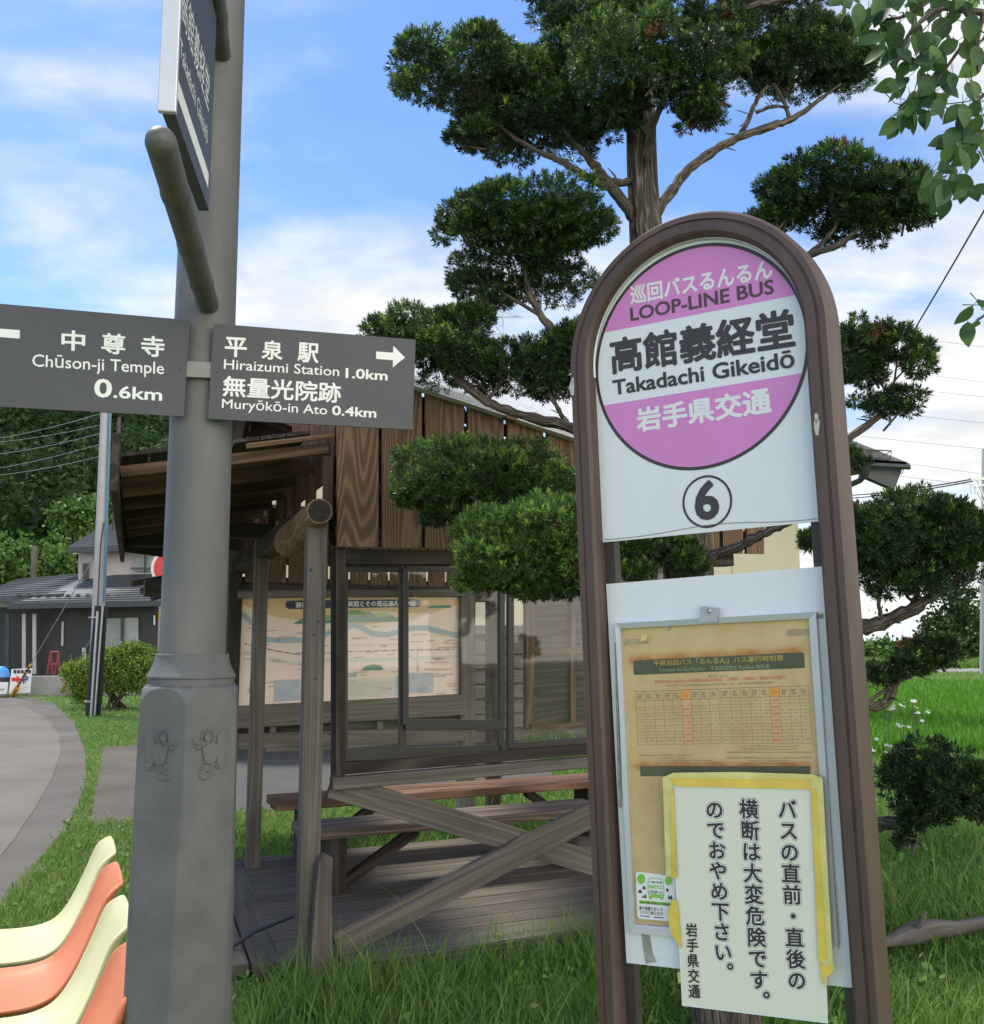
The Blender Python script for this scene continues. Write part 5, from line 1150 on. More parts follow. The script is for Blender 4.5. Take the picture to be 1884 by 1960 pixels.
def foliage_pad(root, u, v, hw, hh, Y, dens=1.0, depth=.75, bright=.0, tilt=0.0, brown=False):
    hw, hh, dens = hw * 1.12, hh * 1.10, dens * 1.75; c = at(u, v, Y); sc = Y / FOC; rx, rz = hw * sc, hh * sc; ry = rx * depth
    nl = max(6, int(9 * (hw / 150.0)))
    lumps = []
    for i in range(nl * 3):
        a = rng.uniform(0, 2 * np.pi); q = math.sqrt(rng.random()) * .72
        x, y = math.cos(a) * q, math.sin(a) * q; zt = math.sqrt(max(0, 1 - x * x - y * y)) * rng.uniform(-.15, .80) - .12
        r = rng.uniform(.28, .44) * (1 - .25 * q)
        lumps.append((x, y, zt + tilt * x, r))
    pts, nrm = [], []
    N_ = int(5200 * dens * (rx * ry + rx * rz * 2) / .55)
    pick = rng.integers(0, len(lumps), N_); L_ = np.array(lumps)[pick]
    d = rand_dirs(N_, .35)
    shell = rng.uniform(.72, 1.06, N_)
    P = np.stack([L_[:, 0] * rx + d[:, 0] * L_[:, 3] * rx * shell, L_[:, 1] * ry + d[:, 1] * L_[:, 3] * ry * shell, L_[:, 2] * rz + d[:, 2] * L_[:, 3] * rz * 1.05 * shell], 1)
    # keep mostly what is near the outside of the cluster
    dep = np.zeros(N_)
    for (x, y, z_, r) in lumps:
        k = ((P[:, 0] / rx - x) / r) ** 2 + ((P[:, 1] / ry - y) / r) ** 2 + ((P[:, 2] / rz - z_) / r) ** 2
        dep += np.clip(1 - k, 0, 1) * .8
    keep = rng.random(N_) < np.clip(1.05 - dep * .75, .10, 1)
    under = (P[:, 2] < -.45 * rz) & (rng.random(N_) < .55); keep &= ~under
    P, d = P[keep], d[keep]
    d = d + np.array([0, 0, .55]); d /= np.linalg.norm(d, axis=1, keepdims=True)
    n = len(P)
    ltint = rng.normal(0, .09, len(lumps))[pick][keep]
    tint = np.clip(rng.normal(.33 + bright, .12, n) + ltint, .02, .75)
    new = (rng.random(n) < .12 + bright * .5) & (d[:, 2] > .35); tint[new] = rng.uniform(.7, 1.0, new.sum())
    dead = np.zeros(n, bool)
    if n > 300 and rng.random() < .55:
        q0 = P[rng.integers(0, n)]; dead = (np.linalg.norm(P - q0, axis=1) < .045) & (rng.random(n) < .7)
    if dead.sum() > 3:
        V, T = rosettes(P[dead] + c, d[dead], tint[dead], .02); fast('dead_spray', V, np.arange(len(V)).reshape(-1, 4), None, MT['yew_brown'], root)
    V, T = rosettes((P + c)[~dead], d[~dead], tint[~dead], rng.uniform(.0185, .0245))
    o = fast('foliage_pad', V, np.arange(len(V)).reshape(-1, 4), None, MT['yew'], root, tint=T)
    return c, (rx, ry, rz), lumps
def limb(mb, pts, m=0, n=12, rough=.12):
    P = [at(u, v, Y) for (u, v, Y, r) in pts]; rad = [.78 * r * Y / FOC for (u, v, Y, r) in pts]
    # smooth path
    P = np.array(P); t = np.arange(len(P)); tt = np.linspace(0, len(P) - 1, (len(P) - 1) * 5 + 1)
    Q = np.stack([np.interp(tt, t, P[:, i]) for i in range(3)], 1); rr = np.interp(tt, t, rad)
    for _ in range(3): Q[1:-1] = (Q[:-2] + 2 * Q[1:-1] + Q[2:]) / 4
    Q[1:-1] += rng.normal(0, 1, Q[1:-1].shape) * rr[1:-1, None] * rough; rr = rr * rng.uniform(.86, 1.14, len(rr))
    for _ in range(3):
        i = rng.integers(len(Q) // 3, len(Q) - 1); d = rng.normal(0, 1, 3); q = Q[i] + unit(d + V3(0, 0, .6)) * rng.uniform(.04, .11); mb.tube([Q[i], (Q[i] + q) / 2 + rng.normal(0, .006, 3), q], [rr[i] * .35, rr[i] * .25, .0015], 6, m)
    mb.tube(list(Q), list(rr), n, m); return Q, rr
def yew():
    base = at(1392, 1960, 3.9) * V3(1, 1, 0); base[0] += .03
    root = thing('yew_tree', base, 'tall dark clipped yew with tiered foliage pads behind the bus stop sign', 'tree')
    # trunk with fluted bark
    tp = [(1394, 2060, 3.9, 62), (1388, 1940, 3.9, 55), (1335, 1250, 3.9, 44), (1275, 750, 3.9, 37), (1240, 470, 3.9, 32), (1231, 330, 3.9, 29), (1226, 160, 3.9, 26), (1218, 20, 3.9, 24), (1212, -160, 3.9, 20), (1210, -330, 3.9, 10)]
    P = np.array([at(*q[:3]) for q in tp]); P[0] = (P[1][0] + .02, P[1][1], -.05); rad = np.array([q[3] * q[2] / FOC for q in tp])
    t = np.arange(len(P)); tt = np.linspace(0, len(P) - 1, 150); Q = np.stack([np.interp(tt, t, P[:, i]) for i in range(3)], 1); rr = np.interp(tt, t, rad)
    for _ in range(12): Q[1:-1] = (Q[:-2] + 2 * Q[1:-1] + Q[2:]) / 4
    n = 72; V, G = [], []; ph = rng.uniform(0, 6.28, 8)
    for i, (q, r) in enumerate(zip(Q, rr)):
        z_ = q[2]
        for k in range(n):
            a = 2 * math.pi * k / n
            rel = 1 + .10 * math.sin(5 * a + 1.3 * z_ + ph[0]) + .07 * math.sin(9 * a - .9 * z_ + ph[1] + math.sin(3 * z_)) + .035 * math.sin(23 * a + 2 * math.sin(4 * z_) + ph[2]) + .025 * math.sin(31 * a + 5 * z_)
            V.append(q + V3(math.cos(a), math.sin(a), 0) * r * rel); G.append(V3(z_, math.cos(a) * r, math.sin(a) * r))
    mb = MB(); mb.add(V, [(i * n + k, i * n + (k + 1) % n, (i + 1) * n + (k + 1) % n, (i + 1) * n + k) for i in range(len(Q) - 1) for k in range(n)], 0, G, True)
    mb.build('trunk', MT['bark'], root)
    br = [
        [(1243, 430, 3.9, 16), (1275, 375, 3.95, 14), (1320, 322, 4.0, 12), (1370, 285, 4.05, 12), (1420, 260, 4.1, 10.5), (1480, 240, 4.1, 10), (1520, 228, 4.15, 8), (1570, 190, 4.2, 5), (1610, 160, 4.2, 3)],
        [(1418, 258, 4.1, 8), (1435, 225, 4.1, 7), (1448, 190, 4.1, 6), (1470, 165, 4.1, 4)], [(1448, 215, 4.1, 5), (1480, 202, 4.1, 4.5), (1510, 205, 4.15, 4)], [(1512, 230, 4.15, 6), (1500, 190, 4.15, 5), (1480, 160, 4.1, 4)],
        [(1236, 440, 3.9, 17), (1205, 405, 3.88, 15), (1170, 355, 3.85, 14), (1140, 320, 3.85, 12), (1120, 295, 3.85, 9), (1080, 250, 3.85, 6)],
        [(1170, 358, 3.85, 11), (1130, 345, 3.83, 10), (1080, 310, 3.82, 8.5), (1020, 285, 3.82, 6), (950, 240, 3.85, 4), (880, 200, 3.85, 3)], [(1238, 335, 3.9, 11), (1200, 348, 3.88, 10), (1160, 352, 3.85, 9)],
        [(1240, 300, 3.8, 12), (1250, 240, 3.7, 10), (1270, 190, 3.6, 7), (1300, 130, 3.5, 4)], [(1236, 260, 3.8, 10), (1200, 220, 3.7, 7), (1170, 160, 3.6, 4)],
        [(1222, 30, 3.9, 20), (1170, 0, 3.9, 18), (1120, -25, 3.9, 12), (1060, -40, 3.9, 6)], [(1224, 40, 3.9, 14), (1330, 40, 4, 10), (1440, 10, 4, 8), (1520, -5, 4, 4)],
        [(1280, 700, 3.9, 20), (1180, 680, 3.95, 16), (1080, 655, 4.0, 12), (1040, 610, 4.0, 10), (1010, 560, 4.0, 8), (1005, 500, 3.95, 5), (980, 440, 3.9, 4)], [(1030, 600, 4, 6), (960, 560, 4, 4), (910, 530, 4, 2.5)],
        [(1290, 860, 3.9, 24), (1200, 850, 3.95, 19), (1105, 822, 4.0, 15), (1000, 795, 4.0, 12), (930, 770, 4.0, 11), (880, 730, 4.0, 10), (850, 690, 4.0, 7), (800, 650, 4.0, 4)], [(1090, 818, 4, 8), (1070, 785, 4, 6), (1050, 750, 4, 4)], [(930, 770, 4, 6), (960, 730, 4, 4), (990, 690, 4, 3)],
        [(1330, 1085, 3.8, 24), (1368, 1060, 3.75, 14), (1405, 1052, 3.7, 12), (1440, 1032, 3.65, 13), (1470, 1016, 3.6, 10), (1505, 1004, 3.55, 9), (1580, 960, 3.5, 8), (1680, 1000, 3.45, 6), (1740, 1020, 3.4, 4)],
        [(1320, 1180, 3.85, 30), (1480, 1195, 3.7, 24), (1640, 1203, 3.6, 20), (1690, 1192, 3.55, 17), (1740, 1170, 3.5, 15), (1790, 1140, 3.45, 11), (1840, 1100, 3.4, 7)], [(1735, 1172, 3.5, 8), (1760, 1135, 3.5, 7), (1745, 1090, 3.45, 5)], [(1690, 1192, 3.55, 6), (1680, 1150, 3.5, 5), (1700, 1100, 3.5, 4)],
        [(1335, 1300, 3.9, 28), (1480, 1330, 3.9, 20), (1600, 1340, 3.9, 15), (1645, 1342, 3.9, 13), (1668, 1354, 3.9, 12.5), (1695, 1346, 3.9, 12), (1711, 1320, 3.9, 10), (1718, 1298, 3.9, 7), (1745, 1270, 3.9, 5), (1775, 1240, 3.9, 3)], [(1712, 1318, 3.9, 7), (1690, 1290, 3.9, 5.5), (1670, 1260, 3.9, 4)], [(1655, 1345, 3.9, 5), (1690, 1325, 3.9, 4), (1705, 1312, 3.9, 4)], [(1716, 1305, 3.9, 5), (1745, 1296, 3.9, 4), (1770, 1275, 3.9, 2.5)],
        [(1300, 860, 3.9, 26), (1450, 880, 3.85, 18), (1590, 872, 3.8, 13), (1630, 835, 3.8, 10), (1680, 800, 3.8, 7), (1720, 760, 3.8, 4)],
        [(1290, 620, 3.9, 20), (1420, 540, 3.7, 15), (1545, 488, 3.55, 10), (1610, 470, 3.5, 8), (1650, 430, 3.5, 5), (1690, 400, 3.5, 3)], [(1548, 487, 3.55, 6), (1600, 440, 3.5, 4.5), (1610, 400, 3.5, 3)],
        [(1310, 1000, 3.85, 18), (1180, 1000, 3.9, 13), (1040, 985, 3.95, 9), (950, 980, 4.0, 6), (900, 950, 4, 3)], [(1325, 1130, 3.8, 18), (1200, 1130, 3.7, 12), (1080, 1120, 3.6, 7), (1000, 1090, 3.6, 4)],
        [(1370, 1560, 3.9, 26), (1560, 1580, 3.5, 20), (1740, 1575, 3.3, 14), (1840, 1545, 3.2, 9), (1880, 1520, 3.2, 5)],
    ]
    for b in br:
        mb = MB(); limb(mb, b); mb.build('branch', MT['bark'], root)
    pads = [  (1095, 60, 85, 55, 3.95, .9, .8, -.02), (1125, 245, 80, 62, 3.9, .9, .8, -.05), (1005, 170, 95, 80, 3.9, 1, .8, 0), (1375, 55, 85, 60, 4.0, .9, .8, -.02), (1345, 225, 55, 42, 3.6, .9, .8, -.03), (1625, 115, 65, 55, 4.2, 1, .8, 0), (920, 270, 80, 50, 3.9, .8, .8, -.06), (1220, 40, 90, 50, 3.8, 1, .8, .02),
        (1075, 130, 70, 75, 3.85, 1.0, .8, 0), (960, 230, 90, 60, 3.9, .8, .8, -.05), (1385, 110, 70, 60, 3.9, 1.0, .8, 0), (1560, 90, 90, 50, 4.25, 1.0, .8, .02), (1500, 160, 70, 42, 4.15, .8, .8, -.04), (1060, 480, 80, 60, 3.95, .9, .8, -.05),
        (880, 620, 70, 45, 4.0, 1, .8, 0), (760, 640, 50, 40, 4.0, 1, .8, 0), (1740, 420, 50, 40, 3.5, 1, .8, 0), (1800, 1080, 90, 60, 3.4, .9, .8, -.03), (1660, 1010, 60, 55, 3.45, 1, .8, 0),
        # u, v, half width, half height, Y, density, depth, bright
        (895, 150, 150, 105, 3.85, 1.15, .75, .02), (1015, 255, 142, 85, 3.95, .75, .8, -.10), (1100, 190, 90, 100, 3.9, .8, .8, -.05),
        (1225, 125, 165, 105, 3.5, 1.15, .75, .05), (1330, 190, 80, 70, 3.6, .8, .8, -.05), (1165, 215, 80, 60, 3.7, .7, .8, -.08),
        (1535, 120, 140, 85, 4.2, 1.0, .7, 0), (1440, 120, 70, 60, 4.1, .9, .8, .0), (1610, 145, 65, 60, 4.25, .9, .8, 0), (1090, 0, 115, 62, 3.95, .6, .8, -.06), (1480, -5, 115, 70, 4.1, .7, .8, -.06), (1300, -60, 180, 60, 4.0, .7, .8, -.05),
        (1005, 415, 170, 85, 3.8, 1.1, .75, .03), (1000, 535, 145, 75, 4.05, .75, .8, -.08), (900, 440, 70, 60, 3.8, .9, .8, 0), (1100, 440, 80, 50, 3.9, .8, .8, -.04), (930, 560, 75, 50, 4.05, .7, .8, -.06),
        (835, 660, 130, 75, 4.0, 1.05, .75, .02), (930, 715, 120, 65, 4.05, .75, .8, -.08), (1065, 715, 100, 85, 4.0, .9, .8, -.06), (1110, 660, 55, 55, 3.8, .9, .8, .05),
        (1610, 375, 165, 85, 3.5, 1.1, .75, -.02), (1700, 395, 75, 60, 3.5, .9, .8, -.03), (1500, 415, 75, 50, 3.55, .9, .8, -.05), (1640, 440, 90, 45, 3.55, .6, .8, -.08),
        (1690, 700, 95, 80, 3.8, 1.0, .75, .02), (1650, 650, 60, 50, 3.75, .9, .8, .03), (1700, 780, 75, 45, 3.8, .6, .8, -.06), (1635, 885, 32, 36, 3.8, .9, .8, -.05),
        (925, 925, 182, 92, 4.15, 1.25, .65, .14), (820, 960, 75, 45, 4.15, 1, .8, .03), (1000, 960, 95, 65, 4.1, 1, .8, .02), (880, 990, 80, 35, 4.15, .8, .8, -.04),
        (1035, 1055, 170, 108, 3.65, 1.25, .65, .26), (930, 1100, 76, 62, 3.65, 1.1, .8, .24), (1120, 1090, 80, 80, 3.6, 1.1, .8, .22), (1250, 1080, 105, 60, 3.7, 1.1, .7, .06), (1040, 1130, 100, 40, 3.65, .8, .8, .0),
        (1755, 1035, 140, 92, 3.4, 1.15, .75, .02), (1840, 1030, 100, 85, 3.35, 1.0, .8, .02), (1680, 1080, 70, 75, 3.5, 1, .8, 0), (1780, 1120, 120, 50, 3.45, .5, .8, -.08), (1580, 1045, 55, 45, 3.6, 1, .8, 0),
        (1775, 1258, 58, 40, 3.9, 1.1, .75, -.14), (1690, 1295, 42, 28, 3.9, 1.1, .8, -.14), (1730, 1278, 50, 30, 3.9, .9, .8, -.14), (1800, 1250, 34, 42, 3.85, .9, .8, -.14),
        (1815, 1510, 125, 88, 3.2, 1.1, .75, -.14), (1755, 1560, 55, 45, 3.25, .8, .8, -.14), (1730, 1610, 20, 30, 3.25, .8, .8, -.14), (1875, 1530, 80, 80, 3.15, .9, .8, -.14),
    ]
    for p in pads:
        c, r, lumps = foliage_pad(root, *p)
        mb = MB()                                                       # fine twigs inside the pad
        b = c - UP * r[2] * .4
        for i in range(6):
            l = lumps[rng.integers(0, len(lumps))]; e = c + V3(l[0] * r[0], l[1] * r[1], l[2] * r[2]) + UP * r[2] * .15; mid = (b + e) / 2 + rng.normal(0, .012, 3)
            mb.tube([b + rng.normal(0, .02, 3), mid, e], [.005, .0035, .0015], 6)
        mb.build('twig', MT['bark'], root)
yew()

# ================================================================= BROADLEAF TREE AT THE UPPER RIGHT
def broadleaf():
    base = V3(2.35, 2.5, 0)
    root = thing('broadleaf_tree', base, 'broad leaved tree whose drooping twigs hang in at the upper right corner', 'tree')
    mb = MB(); Pt = [V3(2.35, 2.5, -.05), V3(2.33, 2.5, 1.2), V3(2.25, 2.5, 2.3), V3(2.15, 2.5, 3.4), V3(2.1, 2.6, 4.4)]
    mb.tube(Pt, [.1, .085, .07, .05, .03], 14); mb.build('trunk', MT['bark'], root)
    sprays = [
        [(2350, -60, 2.5), (2100, 0, 2.5), (1884, 25, 2.45), (1840, 90, 2.4), (1790, 160, 2.4), (1765, 200, 2.4)],
        [(2320, -300, 2.5), (2000, -120, 2.5), (1820, -30, 2.4), (1740, 30, 2.4), (1690, 40, 2.4), (1640, 15, 2.4)],
        [(2350, 60, 2.5), (2050, 150, 2.5), (1900, 235, 2.45), (1850, 280, 2.4), (1810, 315, 2.4), (1780, 350, 2.4)],
        [(1884, 25, 2.45), (1800, 10, 2.4), (1740, 60, 2.35), (1720, 110, 2.35), (1715, 130, 2.35)], [(1790, 160, 2.4), (1740, 190, 2.4), (1720, 220, 2.4)],
        [(2050, 150, 2.5), (1930, 165, 2.4), (1880, 180, 2.4), (1860, 215, 2.4)], [(2330, 420, 2.5), (2050, 530, 2.5), (1900, 590, 2.4), (1870, 615, 2.4)], [(1884, 25, 2.45), (1870, 80, 2.4), (1872, 140, 2.4)],
        [(1820, -30, 2.4), (1850, 30, 2.35), (1880, 60, 2.35)], [(1740, 30, 2.4), (1770, 70, 2.4), (1760, 110, 2.4)],
    ]
    for s in sprays:
        mb = MB(); rad = np.linspace(9, 2.2, len(s)); rad[0] = max(rad[0], 14 if s[0][0] > 2200 else 6)
        limb(mb, [(*p, r) for p, r in zip(s, rad)], 0, 8, .1); mb.build('branch', MT['cable'] if False else MT['bark'], root)
    spots = [(1640, 12), (1655, 35), (1680, 20), (1700, 45), (1690, 75), (1735, 25), (1725, 60), (1745, 85), (1720, 110), (1760, 115), (1700, 100), (1745, 130), (1735, 160), (1715, 175), (1765, 60), (1790, 30), (1785, 80), (1815, 50), (1840, 20), (1860, 45), (1830, 90), (1870, 90), (1880, 120), (1800, 110), (1770, 150), (1795, 175), (1820, 150), (1790, 205), (1765, 190), (1740, 200), (1750, 225), (1725, 225), (1715, 240), (1775, 220), (1805, 195), (1860, 170), (1870, 200), (1845, 215), (1875, 235), (1855, 245), (1840, 255), (1880, 260), (1820, 280), (1835, 290), (1865, 300), (1815, 330), (1790, 345), (1805, 360), (1830, 355), (1855, 362), (1845, 375), (1812, 385), (1780, 365), (1870, 625), (1855, 635), (1862, 605), (1880, 600), (1700, 10), (1760, 5), (1800, 0), (1850, -5), (1875, 10), (1670, -10), (1720, -15), (1620, 5)]
    P, Dn = [], []
    for (u, v) in spots:
        for k in range(1 if v > 560 else 3):
            p = at(u + random.uniform(-9, 9), v + random.uniform(-9, 9) - 12, 2.38 + random.uniform(-.08, .1)); P.append(p)
            Dn.append(unit(V3(random.gauss(-.25, .55), random.gauss(0, .4), random.gauss(-.75, .5))))
    mb = MB()
    m, n, l, b = new_mat('leafblade')
    for p, d in zip(P, Dn):
        L = random.uniform(.048, .072); W = L * random.uniform(.27, .36); s = unit(np.cross(d, V3(random.gauss(0, .5), -1, random.gauss(.2, .5)))); nn = np.cross(s, d)
        ts = [0, .12, .3, .5, .7, .86, 1]; wd = [.04, .55, .93, 1, .78, .4, 0.02]; cv = .12 * L
        V = []
        for t, w in zip(ts, wd):
            q = p + d * L * t - nn * cv * (t * t); V += [q - s * W * w + nn * W * .22 * w, q, q + s * W * w + nn * W * .22 * w]
        mb.add(V, [(i * 3 + j, i * 3 + j + 1, i * 3 + j + 4, i * 3 + j + 3) for i in range(6) for j in range(2)], 0, None, True)
        mb.tube([p - d * .022 + nn * .004, p], [.0008, .0008], 5)
    k = len(mb.v); o = mb.build('leaves', MT['leaf'], root); a = o.data.attributes.new('tint', 'FLOAT', 'POINT')
    tv = np.clip(np.repeat(rng.normal(.45, .22, len(P)), 31), 0, 1); a.data.foreach_set('value', tv[:k].astype(np.float32) if len(tv) >= k else np.resize(tv, k).astype(np.float32))
    # the rest of the crown, out of the frame above
    bl = [(V3(2.3, 2.7, 4.6), .9, .9, .7), (V3(2.9, 2.9, 4.1), .8, .8, .6), (V3(3.0, 2.2, 3.4), .6, .6, .5)]
    V, Q, T = crown(bl, 420, .075, -.3, .1); fast('crown', V, Q, None, MT['leaf'], root, tint=T)
broadleaf()

# ================================================================= LEFT BACKGROUND
def tree_thing(name, base, blobs, n_per, size, mat, label, cat, trunk_r=.12, up=.2, light=.2, group=None):
    root = thing(name, base, label, cat, group)
    top = np.mean([b[0] for b in blobs], 0); mb = MB()
    mb.tube([base - UP * .1, base * .6 + top * .4 + V3(.05, 0, 0), top], [trunk_r, trunk_r * .75, trunk_r * .35], 10)
    for b in blobs[:5]: mb.tube([base * .5 + top * .5, (base * .3 + top * .3 + b[0] * .4) , b[0]], [trunk_r * .5, trunk_r * .35, trunk_r * .15], 7)
    mb.build('trunk', MT['bark'], root)
    V, Q, T = crown(blobs, n_per, size, up, light); fast('crown', V, Q, None, MT[mat], root, tint=T); return root
def px_blobs(lst, Y): return [(at(u, v, Y + dy), hw * Y / FOC, hw * Y / FOC * .8, hh * Y / FOC) for (u, v, hw, hh, dy) in lst]
# low clipped shrub behind the utility pole
def shrub():
    b = ground(225, 1358); Y = b[1]
    root = thing('shrub', b, 'clipped yellow green shrub with bare multiple stems beside the utility pole', 'shrub')
    mb = MB()
    for i in range(9):
        x = b + V3(rng.uniform(-.25, .25), rng.uniform(-.2, .2), 0); e = at(225 + rng.uniform(-75, 70), 1290 + rng.uniform(-20, 10), Y)
        mb.tube([x - UP * .05, (x * .55 + e * .45) + V3(0, 0, .03), e], [.035, .028, .012], 7)
    mb.build('stem', MT['bark'], root)
    V, Q, T = crown(px_blobs([(160, 1300, 34, 32, 0), (200, 1285, 40, 34, .2), (245, 1270, 42, 32, 0), (275, 1290, 36, 30, -.2), (225, 1300, 55, 28, 0), (165, 1325, 26, 18, 0), (255, 1250, 24, 12, 0), (215, 1262, 26, 14, 0), (285, 1265, 24, 16, 0), (140, 1288, 16, 14, 0)], Y), 2400, .06, .5, .3)
    fast('crown', V, Q, None, MT['shrub'], root, tint=T)
shrub()
def pole_left():
    b = ground(181, 1371); Y = b[1]; p = lambda u, v, y=0: at(u, v, Y + y)
    root = thing('utility_pole', b, 'pale concrete utility pole with black wrapped foot and blue conduit', 'utility pole')
    mb = MB(); mb.tube([b - UP * .1, p(203, 790), p(206, 665)], [.135, .105, .095], 20); mb.build('pole', MT['pole_concrete'], root)
    mb = MB(); mb.tube([b + V3(-.02, -.02, -.05), p(193, 1160, -.02)], [.15, .13], 20); mb.build('black_wrap', MT['blacksheet'], root)
    mb = MB(); mb.tube([p(174, 1372, -.17), p(187, 1170, -.16)], .026, 8); mb.tube([p(181, 1372, -.2), p(197, 1160, -.2)], .02, 8); mb.build('conduit', MT['steel'], root)
    mb = MB(); mb.tube([p(200, 1150, -.12), p(210, 790, -.1), p(212, 690, -.1)], .028, 8); mb.build('blue_conduit', MT['teal'], root)
    mb = MB(); mb.tube([p(187, 1160, -.15), p(193, 1040, -.14), p(199, 1000, -.12)], .012, 6); mb.build('cable', MT['cable'], root)
    for v in (1182, 1342): mb = MB(); q = p(187 if v < 1200 else 178, v, 0); mb.tube([q - UP * .012, q + UP * .012], [.17, .17], 20); mb.build('strap', MT['steel'], root)
    for (u0, v0, u1, v1, ub, vb) in ((193, 1045, 66, 1245, 20, 1318), (187, 1200, 152, 1245, 113, 1318)):
        e = ground(ub + 2, 1334 if ub < 60 else 1330); s = p(u0, v0); e2 = e
        mid = s + (e2 - s) * (.74 if ub < 60 else .42)
        w = thing('guy_wire', e, 'yellow and black guarded guy wire anchored %s' % ('at the left, by the parking board' if ub < 60 else 'between the red stand and the shrub'), 'guy wire')
        mb = MB(); mb.tube([s, mid], .012, 6); mb.build('wire', MT['wire'], w)
        g = MB(); nn = 22
        for k in range(nn):
            a, c = mid + (e2 - mid) * k / nn, mid + (e2 - mid) * (k + 1) / nn; g.tube([a, c], .035 if k < 15 else .06, 8, k % 2 if k < 15 else 0)
        g.build('guard', [MT['yellow'], MT['cable']], w)
pole_left()
def wires(name, label, lst, r, mat, group=None, cat='cable'):
    for i, (a, b, sag) in enumerate(lst):
        mb = MB(); pts = [a + (b - a) * t - UP * sag * 4 * t * (1 - t) for t in np.linspace(0, 1, 13)]; mb.tube(pts, r, 6)
        o = mb.build(name, MT[mat]); tag(o, label[i] if isinstance(label, list) else label, cat, group)
Yl = ground(181, 1371)[1]
wires('overhead_cable', 'thin pale overhead cable running left from the utility pole', [(at(198, v1, Yl), at(-260, v0, Yl + 6), .3) for v1, v0 in ((790, 850), (812, 838), (828, 870), (848, 905), (872, 905))], .0045, 'steel', 'cables on the left pole')
def left_house():
    Y = 30.0; q = lambda u, v, y=Y: at(u, v, y); back = V3(-.35, 1, 0)
    b = ground(190, 1312); root = thing('house', q(190, 1290) * V3(1, 1, 0), 'two storey house with blue grey tiled roofs and charcoal ground floor', 'house')
    pr = lambda name, pts, mat, d, y=Y: (lambda mb: (mb.prism([q(u, v, y) for u, v in pts], back * d), mb.build(name, MT[mat], root))[1])(MB())
    pr('upper_wall', [(150, 1110), (312, 1110), (312, 1040), (150, 1050)], 'house_pale', 4, Y + 1.5)
    pr('upper_window', [(255, 1093), (300, 1093), (300, 1065), (255, 1065)], 'curtain', .1, Y + 1.4)
    pr('window_mullion', [(276, 1096), (279, 1096), (279, 1062), (276, 1062)], 'dark_metal', .05, Y + 1.3); pr('balcony_rail', [(250, 1090), (302, 1090), (302, 1086), (250, 1086)], 'dark_metal', .05, Y + 1.0)
    pr('upper_window', [(158, 1108), (170, 1108), (170, 1078), (158, 1078)], 'dark_metal', .1, Y + 1.4)
    mb = MB(); e0, e1, r0, r1 = q(128, 1050, Y + .6), q(330, 1042, Y + .6), q(200, 1005, Y + 5.5), q(330, 1000, Y + 5.5)
    def roof_(e0, e1, r0, r1, n):
        mb = MB(); th = UP * .06
        for k in range(n):
            a, c = k / n, (k + 1) / n
            p0, p1 = e0 + (r0 - e0) * a, e1 + (r1 - e1) * a; p2, p3 = e1 + (r1 - e1) * c, e0 + (r0 - e0) * c
            mb.add([p0 + th, p1 + th, p2 + th * .2, p3 + th * .2, p0, p1], [(0, 1, 2, 3), (4, 5, 1, 0)])
        mb.prism([e0, e1, r1, r0], -UP * .12); return mb
    roof_(e0, e1, r0, r1, 14).build('roof', MT['tile'], root)
    roof_(q(14, 1158, Y - 1.2), q(318, 1152, Y - 1.2), q(160, 1098, Y + 3), q(318, 1072, Y + 3), 20).build('roof', MT['tile'], root)
    roof_(q(-60, 1146, Y - .5), q(120, 1140, Y - .5), q(40, 1108, Y + 3), q(165, 1098, Y + 3), 10).build('roof', MT['tile'], root)
    mb = MB()
    for k in range(16): p_ = q(30 + 19 * k, 1142, Y - .6); mb.prism([p_, p_ + V3(.16, 0, 0), p_ + V3(.13, 0, .07), p_ + V3(.03, 0, .07)], back * .08)
    mb.build('snow_stop', MT['dark_metal'], root)
    pr('gutter', [(14, 1166), (318, 1160), (318, 1150), (14, 1157)], 'dark_metal', .15, Y - 1.25); pr('gutter', [(128, 1058), (330, 1052), (330, 1042), (128, 1049)], 'dark_metal', .2, Y + .55)
    pr('ground_wall', [(78, 1318), (300, 1316), (300, 1152), (78, 1160)], 'house_dark', 3); pr('porch_wall', [(-60, 1318), (80, 1318), (80, 1160), (-60, 1160)], 'house_dark', .2, Y + 1.5)
    pr('upper_porch', [(-60, 1162), (120, 1162), (120, 1140), (-60, 1140)], 'house_pale', .3, Y + .6)
    for u in (10, 42, 62): pr('porch_post', [(u, 1290), (u + 7, 1290), (u + 7, 1175), (u, 1175)], 'house_pale' if u != 10 else 'dark_metal', .12, Y - .5)
    pr('window', [(200, 1272), (265, 1270), (265, 1182), (200, 1184)], 'curtain', .1, Y - .08); pr('window_mullion', [(231, 1272), (237, 1272), (237, 1182), (231, 1182)], 'dark_metal', .05, Y - .15); pr('window_sill', [(198, 1276), (267, 1273), (267, 1268), (198, 1270)], 'dark_metal', .1, Y - .18)
    pr('wall_strip', [(117, 1236), (121, 1236), (122, 1190), (118, 1190)], 'siding', .05, Y - .05); pr('wall_lamp', [(294, 1196), (297, 1196), (297, 1178), (294, 1178)], 'letter', .05, Y - .06)
    pr('door_panel', [(157, 1290), (165, 1290), (165, 1240), (157, 1240)], 'siding', .05, Y - .08)
left_house()
